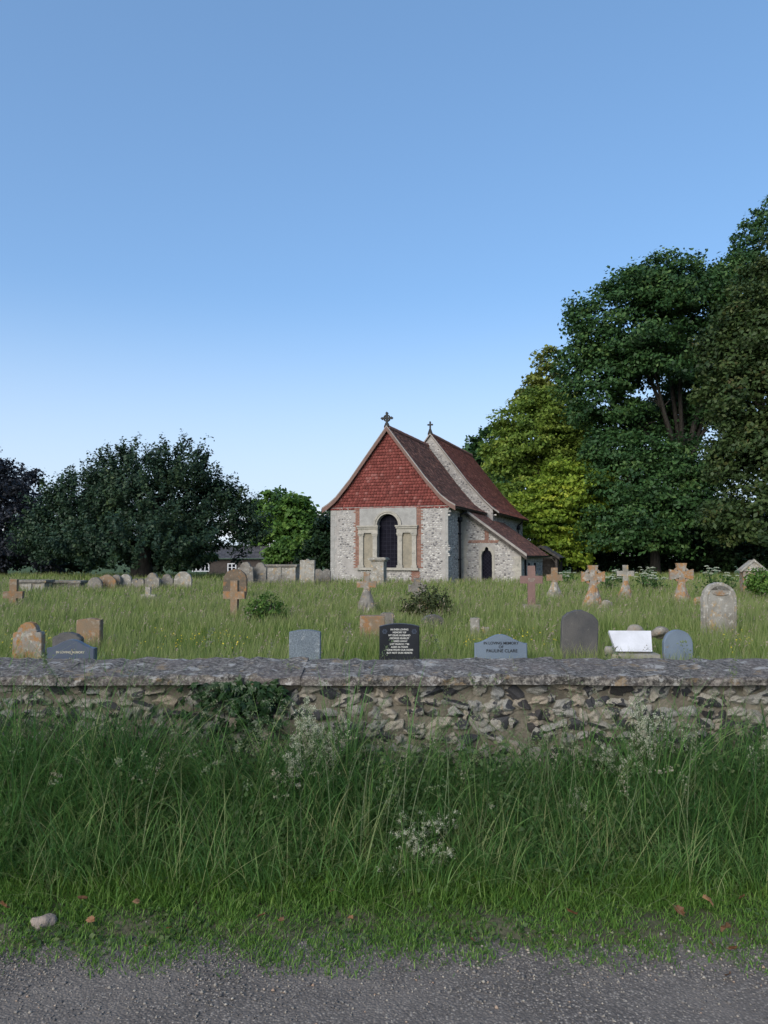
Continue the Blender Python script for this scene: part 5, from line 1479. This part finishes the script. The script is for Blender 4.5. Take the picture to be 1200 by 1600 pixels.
k = clumped(x * 0.3, y * 0.3, 21) > rng.uniform(0.1, 0.8, n); x, y = x[k], y[k]; n = len(x)
P = np.stack([x, y, gz(x, y)], 1)
seedheads('churchyard_seed_heads', 'straw coloured seed heads standing over the churchyard grass', P, rng.uniform(0.35, 0.68, n) * np.where((y < 14) | (y > 22), 0.75, 1), M['seed'], rng.uniform(0.07, 0.14, n), 0.012, 8, np.full(n, 0.0045), (0.2, 1.0), (0.3, 1.4), 4)
# a few long stalks rising right behind and before the coping
xs_ = np.array([-1.95, -1.55, -1.12, -0.3, -0.2, -0.24, 0.1, 0.55, 0.72, 1.18, 1.32, 1.5, 1.58, 1.75, 1.86, 2.1, -0.85, -2.2]); ys_ = np.where(rng.random(18) < 0.5, 4.35, 4.98)
P = np.stack([xs_, ys_, np.where(ys_ < 4.5, 0.04, 0.0)], 1)
seedheads('coping_grass_stalks', 'long single grass stalks rising in front of and behind the coping', P, rng.uniform(1.0, 1.3, 18), M['seed_green'], rng.uniform(0.1, 0.18, 18), 0.007, 46, np.full(18, 0.005), (0.3, 1.5), (0.25, 1.1), 8)

tuft = []
for u, Y, n_, h0 in ((540, 4.25, 46, 0.95), (180, 4.22, 30, 0.85), (330, 4.3, 24, 0.85), (990, 4.2, 26, 0.8), (1075, 4.3, 20, 0.9), (650, 4.3, 14, 0.9), (60, 4.2, 20, 0.9), (700, 4.3, 8, 0.85), (885, 4.3, 10, 0.9), (1160, 4.25, 14, 0.85), (430, 4.3, 10, 0.9)):
    x0 = px(u, 0, Y).x; x = x0 + rng.normal(0, 0.035, n_); y = Y + rng.normal(0, 0.03, n_)
    tuft.append(blades(np.stack([x, y, vz(x, y)], 1), h0 * rng.uniform(0.65, 1.12, n_), rng.uniform(0.004, 0.009, n_), 9, (0.0, 0.2), (0.1, 1.1), None, rng.uniform(0.45, 0.9, n_))[:4])
grass_obj('coping_grass_tufts', 'tufts of long green blades reaching over the coping', tuft, M['verge_grass'])
# buttercups
n = 280
cl = np.array([(60, 1012), (95, 1016), (280, 1012), (330, 1008), (770, 1006), (785, 1012), (800, 1000), (730, 1015), (380, 1000), (1130, 1010), (20, 1000), (860, 1010)])
pi2 = rng.integers(0, len(cl), n); P = []
for i in pi2:
    Y = rng.uniform(10.8, 13.0); p = px(cl[i][0] + rng.normal() * 16, 0, Y); P.append((p.x, Y, 0))
P = np.array(P); hgt = rng.uniform(0.22, 0.42, n)
V, Q, A, T, tips = blades(P, hgt, np.full(n, 0.004), 2, (0, 0.15), (0, 0.2))
v2, q2, a2 = leaves(tips, np.tile(np.array([0, -0.35, 0.93]), (n, 1)) + rng.normal(0, 0.25, (n, 3)), np.full(n, 0.014), rng.random(n))
grass_obj('buttercups', 'scattered yellow buttercups in the grass behind the wall', [(v2, q2, a2, np.ones(len(v2)))], M['flower_yellow'], 'flowers')
grass_obj('buttercup_stems', 'thin green stems of the buttercups behind the wall', [(V, Q, A * 0.5, T * 0)], M['turf_grass'], 'flowers')

# cow parsley along the far right: each plant a thing
def parsley(u, v, Y, lab, nu):
    p = px(u, v, Y); g = G(p.x, Y); h = max(0.4, p.z - g)
    root = tag(empty('cow_parsley', (p.x, Y, g)), lab, 'flower', 'cow parsley by the dark shrubs')
    b = MB(); F_ = []
    for i in range(nu):
        a = random.uniform(0, 6.28); q = random.uniform(0.05, 0.45); hh = h * random.uniform(0.7, 1.0)
        e = Vector((q * math.cos(a), q * math.sin(a), hh))
        b.tube([(0, 0, 0), e * 0.5 + Vector((0, 0, h * 0.1)), e], [0.012, 0.009, 0.005], 5)
        F_.append(umbel_pts(e, random.uniform(0.06, 0.11), 26))
    b.build('stems', M['herb'], root, True)
    for P in F_:
        V, Q, A = leaves(P, np.tile(np.array([0, -0.45, 0.9]), (len(P), 1)), np.full(len(P), 0.026), rng.random(len(P)))
        link('umbel', mesh_np('umbel', V, Q, M['flower_white'], {'var': A}), root)
    c = rng.normal(size=(120, 3)) * np.array([0.22, 0.22, 0.2]) + np.array([0, 0, h * 0.45]); nn = rng.normal(size=c.shape) + np.array([0, 0, 1.0]); nn /= np.linalg.norm(nn, axis=1, keepdims=True)
    V, Q, A = leaves(c, nn, np.full(120, 0.06), rng.random(120)); link('leaves', mesh_np('leaves', V, Q, M['herb'], {'var': A}), root)
for u, v, Y, nu, lab in ((1112, 883, 27, 9, 'cow parsley with the biggest white umbels, above the arched headstone'), (950, 897, 29, 12, 'cow parsley just right of the large Celtic cross'), (1005, 893, 30, 14, 'cow parsley right of the small white cross'), (1025, 896, 29, 10, 'cow parsley left of the tall orange Celtic cross'),
                         (965, 890, 33, 10, 'cow parsley behind the small white cross, to its left'), (1015, 886, 36, 12, 'cow parsley against the dark shrubs right of the white cross'), (1140, 893, 28, 7, 'cow parsley between arched headstone and gabled monument'), (885, 893, 34, 8, 'cow parsley near the foot of the timber porch')):
    parsley(u, v, Y, lab, nu)

# hedge bedstraw plants with frothy cream flowers on the verge
def bedstraw(u, vtop, Y, hgt, spread, ns, lab, dense=1.0):
    p = px(u, vtop, Y); x = p.x; z0 = VZ(x, Y)
    root = tag(empty('bedstraw', (x, Y, z0)), lab, 'plant', 'bedstraw plants on the verge')
    b = MB(); FC, LC = [], []
    h = p.z - z0
    for i in range(ns):
        bx0 = Vector((random.gauss(0, spread * 0.4), random.gauss(0, 0.05), 0))
        e = Vector((random.gauss(0, spread), random.uniform(-0.12, 0.08), h * random.uniform(0.72, 1.0)))
        mid = bx0.lerp(e, 0.5) + Vector((random.gauss(0, 0.03), random.gauss(0, 0.03), 0.02))
        b.tube([bx0, mid, e], [0.0026, 0.0022, 0.0012], 5)
        NQ = int(18 * hgt / 0.25)
        for q in range(NQ):
            t_ = 1 - (q / NQ) * min(1, hgt / h)
            c = mid.lerp(e, (t_ - 0.5) * 2) if t_ > 0.5 else bx0.lerp(mid, t_ * 2)
            m_ = int(34 * dense ** 0.5 * random.uniform(0.5, 1.4)); c = c + Vector((random.gauss(0, 0.02), random.gauss(0, 0.018), random.gauss(0, 0.012)))
            sp = 0.0045 + 0.003 * random.random()
            FC.append(rng.normal(size=(m_, 3)) * sp + np.array(c))
        for q in range(14):
            c = bx0.lerp(e, random.uniform(0.05, 0.85)); a = np.linspace(0, 6.28, 7)[:-1]
            LC.append(np.stack([c.x + 0.011 * np.cos(a), c.y + 0.011 * np.sin(a), np.full(6, c.z)], 1))
    b.build('stems', M['herb'], root, True)
    P = np.concatenate(FC); nn = rng.normal(size=P.shape) + np.array([0, -0.6, 0.7]); nn /= np.linalg.norm(nn, axis=1, keepdims=True)
    V, Q, A = leaves(P, nn, rng.uniform(0.0022, 0.0042, len(P)), rng.random(len(P)))
    tag(link('flowers', mesh_np('flowers', V, Q, M['flower_white'], {'var': A}), root), kind='stuff')
    P = np.concatenate(LC); nn = rng.normal(size=P.shape) * 0.3 + np.array([0, 0, 1.0]); nn /= np.linalg.norm(nn, axis=1, keepdims=True)
    V, Q, A = leaves(P, nn, np.full(len(P), 0.009), rng.random(len(P)))
    link('leaves', mesh_np('leaves', V, Q, M['herb'], {'var': A}), root)
bedstraw(457, 1150, 4.12, 0.24, 0.03, 5, 'dense cream bedstraw spike right of the ivy, low on the wall')
bedstraw(490, 1085, 4.25, 0.34, 0.055, 8, 'tall bedstraw climbing the wall right of the ivy', 0.8)
bedstraw(520, 1110, 4.2, 0.2, 0.05, 5, 'thin bedstraw beside the tall one near the wall centre', 0.55)
bedstraw(655, 1270, 3.85, 0.2, 0.1, 12, 'broad low bedstraw mound near the centre of the verge', 1.0)
bedstraw(680, 1318, 3.78, 0.12, 0.04, 7, 'bright bedstraw spray in front of the broad mound', 1.2)
bedstraw(625, 1340, 3.76, 0.1, 0.06, 5, 'small bedstraw at the lower left of the broad mound', 0.8)
bedstraw(995, 1090, 4.25, 0.32, 0.05, 8, 'tall bedstraw against the wall on the right', 0.8)
bedstraw(940, 1145, 4.2, 0.16, 0.06, 6, 'bedstraw left of the tall one on the right', 0.6)
bedstraw(908, 1215, 4.02, 0.16, 0.025, 4, 'slender bedstraw spray below the wall, right of centre', 0.6)
bedstraw(1050, 1100, 4.3, 0.2, 0.05, 4, 'faint bedstraw right of the tall one by the wall', 0.45)
bedstraw(1180, 1130, 4.25, 0.16, 0.05, 4, 'bedstraw at the right edge of the verge', 0.5)

# ivy on the wall: every leaf its own piece
def ivy_leaf(k):
    r = random.Random(k); o = []
    pts = [(0, 0), (0.35, -0.12), (0.95, 0.1), (0.5, 0.4), (0.62, 0.85), (0.22, 0.75), (0, 1.35), (-0.22, 0.75), (-0.62, 0.85), (-0.5, 0.4), (-0.95, 0.1), (-0.35, -0.12)]
    V = [(x * r.uniform(0.85, 1.1), 0.1 * abs(x) + r.uniform(-0.04, 0.04), -z * r.uniform(0.9, 1.1)) for x, z in pts] + [(0, -0.08, -0.35)]
    return MB().add(V, [(12, (i + 1) % 12, i) for i in range(12)], r.random()).mesh('ivy_leaf', M['ivy'])
IV = [ivy_leaf(k) for k in range(6)]
iv = tag(empty('ivy', (px(370, 1100, 4.4).x, 4.42, 0.1)), 'dark ivy hanging over the wall face left of centre', 'ivy')
b = MB(); n = 0
while n < 285:
    u = random.gauss(374, 46); v = 1063 + abs(random.gauss(0, 1)) * 52
    if not (268 < u < 448) or v > 1190: continue
    if v > 1130 + 30 * math.sin(u * 0.05) and random.random() < 0.6: continue
    p = px(u, v, 4.43 - random.random() ** 2 * 0.07)
    o = link('leaf', IV[n % 6], iv); s_ = random.uniform(0.026, 0.042)
    o.location = p - iv.location; o.scale = (s_, s_, s_); o.rotation_euler = (random.uniform(-0.9, 0.35), random.gauss(0, 0.5), random.gauss(0, 0.5))
    n += 1
for i in range(9):
    u = random.uniform(300, 440); p0 = px(u + random.gauss(0, 20), 1300, 4.45) - iv.location; p1 = px(u, 1075, 4.45) - iv.location
    b.tube([p0, p0.lerp(p1, 0.4) + Vector((random.gauss(0, 0.04), 0, 0)), p1], [0.006, 0.004, 0.002], 5)
b.build('stem', M['bark'], iv, True)

# fallen leaves and the stone on the verge
def dead_leaf(k):
    r = random.Random(50 + k); V = [(0, 0, 0.12)]; n = 14
    for i in range(n):
        a = 2 * math.pi * i / n; q = (1.0 if i % 2 else 0.78) * r.uniform(0.7, 1.1)
        x, y = q * math.cos(a) * 1.25, q * math.sin(a) * 0.75
        V.append((x, y, 0.9 * y * y + 0.5 * x * x * r.uniform(-0.4, 1.3)))
    return MB().add(V, [(0, 1 + i, 1 + (i + 1) % n) for i in range(n)], r.random()).mesh('dead_leaf', M['dead_leaf'])
DL = [dead_leaf(k) for k in range(7)]
for i, (u, v, s_, lab) in enumerate(((128, 1412, 0.026, 'brown dead leaf standing up in grass right of the verge stone'), (4, 1425, 0.03, 'brown dead leaf at the left edge of the verge'), (212, 1416, 0.018, 'small brown dead leaf in grass, right of the upright one at left'), (142, 1432, 0.024, 'brown dead leaf just below the upright one near the verge stone'), (265, 1443, 0.016, 'tiny rusty dead leaf in short grass, left third of the verge'), (228, 1465, 0.016, 'pale dead leaf close to the asphalt, left third'), (306, 1416, 0.014, 'tiny dead leaf at the foot of the tall grass, left third'),
                               (408, 1431, 0.022, 'tan dead leaf on the short grass, leftmost of a pair'), (440, 1437, 0.02, 'brown dead leaf on the short grass, right of the tan one'), (520, 1400, 0.016, 'tiny brown dead leaf below the tall grass, just left of centre'), (548, 1428, 0.018, 'pale brown dead leaf in short grass near the centre'), (737, 1455, 0.018, 'brown dead leaf on bare ground right of centre'),
                               (893, 1432, 0.032, 'orange brown dead leaf curled over a dark one, right of centre'), (925, 1388, 0.026, 'pale papery dead leaf on the tall grass edge, right of centre'), (795, 1412, 0.02, 'dead leaf in grass left of the pale papery one'), (1062, 1428, 0.03, 'rusty dead leaf upright in grass, left of the cluster'), (1108, 1418, 0.034, 'large brown dead leaf at top of the right-hand cluster'), (1135, 1446, 0.04, 'big orange brown dead leaf in the right-hand cluster'),
                               (1110, 1462, 0.026, 'brown dead leaf at lower left of the right-hand cluster'), (1145, 1470, 0.026, 'tan dead leaf at bottom of the right-hand cluster'), (1138, 1498, 0.022, 'orange dead leaf lying on the bare asphalt'), (1160, 1408, 0.022, 'dead leaf in taller grass near the right edge'))):
    d = 1.6 / ((v - 868) / F); Y = d * 0.985
    p = px(u, v, Y)
    o = link('dead_leaf', DL[i % 7])
    o.location = (p.x, Y, max(VZ(p.x, Y), 0.004) + (0.045 if v < 1450 else 0.03 if v < 1480 else 0.004) + s_ * 0.2); o.scale = (s_ * 0.85,) * 3
    o.rotation_euler = (random.uniform(0.2, 1.1), random.uniform(-0.5, 0.5), random.uniform(0, 6.28))
    tag(o, lab or 'small brown dead leaf half hidden in the short grass', 'leaf', 'dead leaves on the verge')
p = px(66, 1438, 3.36)
rock('stone', (p.x, 3.36, 0.035), (0.045, 0.035, 0.032), 12, 'verge_rock', 'pinkish buff stone lying on the verge at left', 'stone')
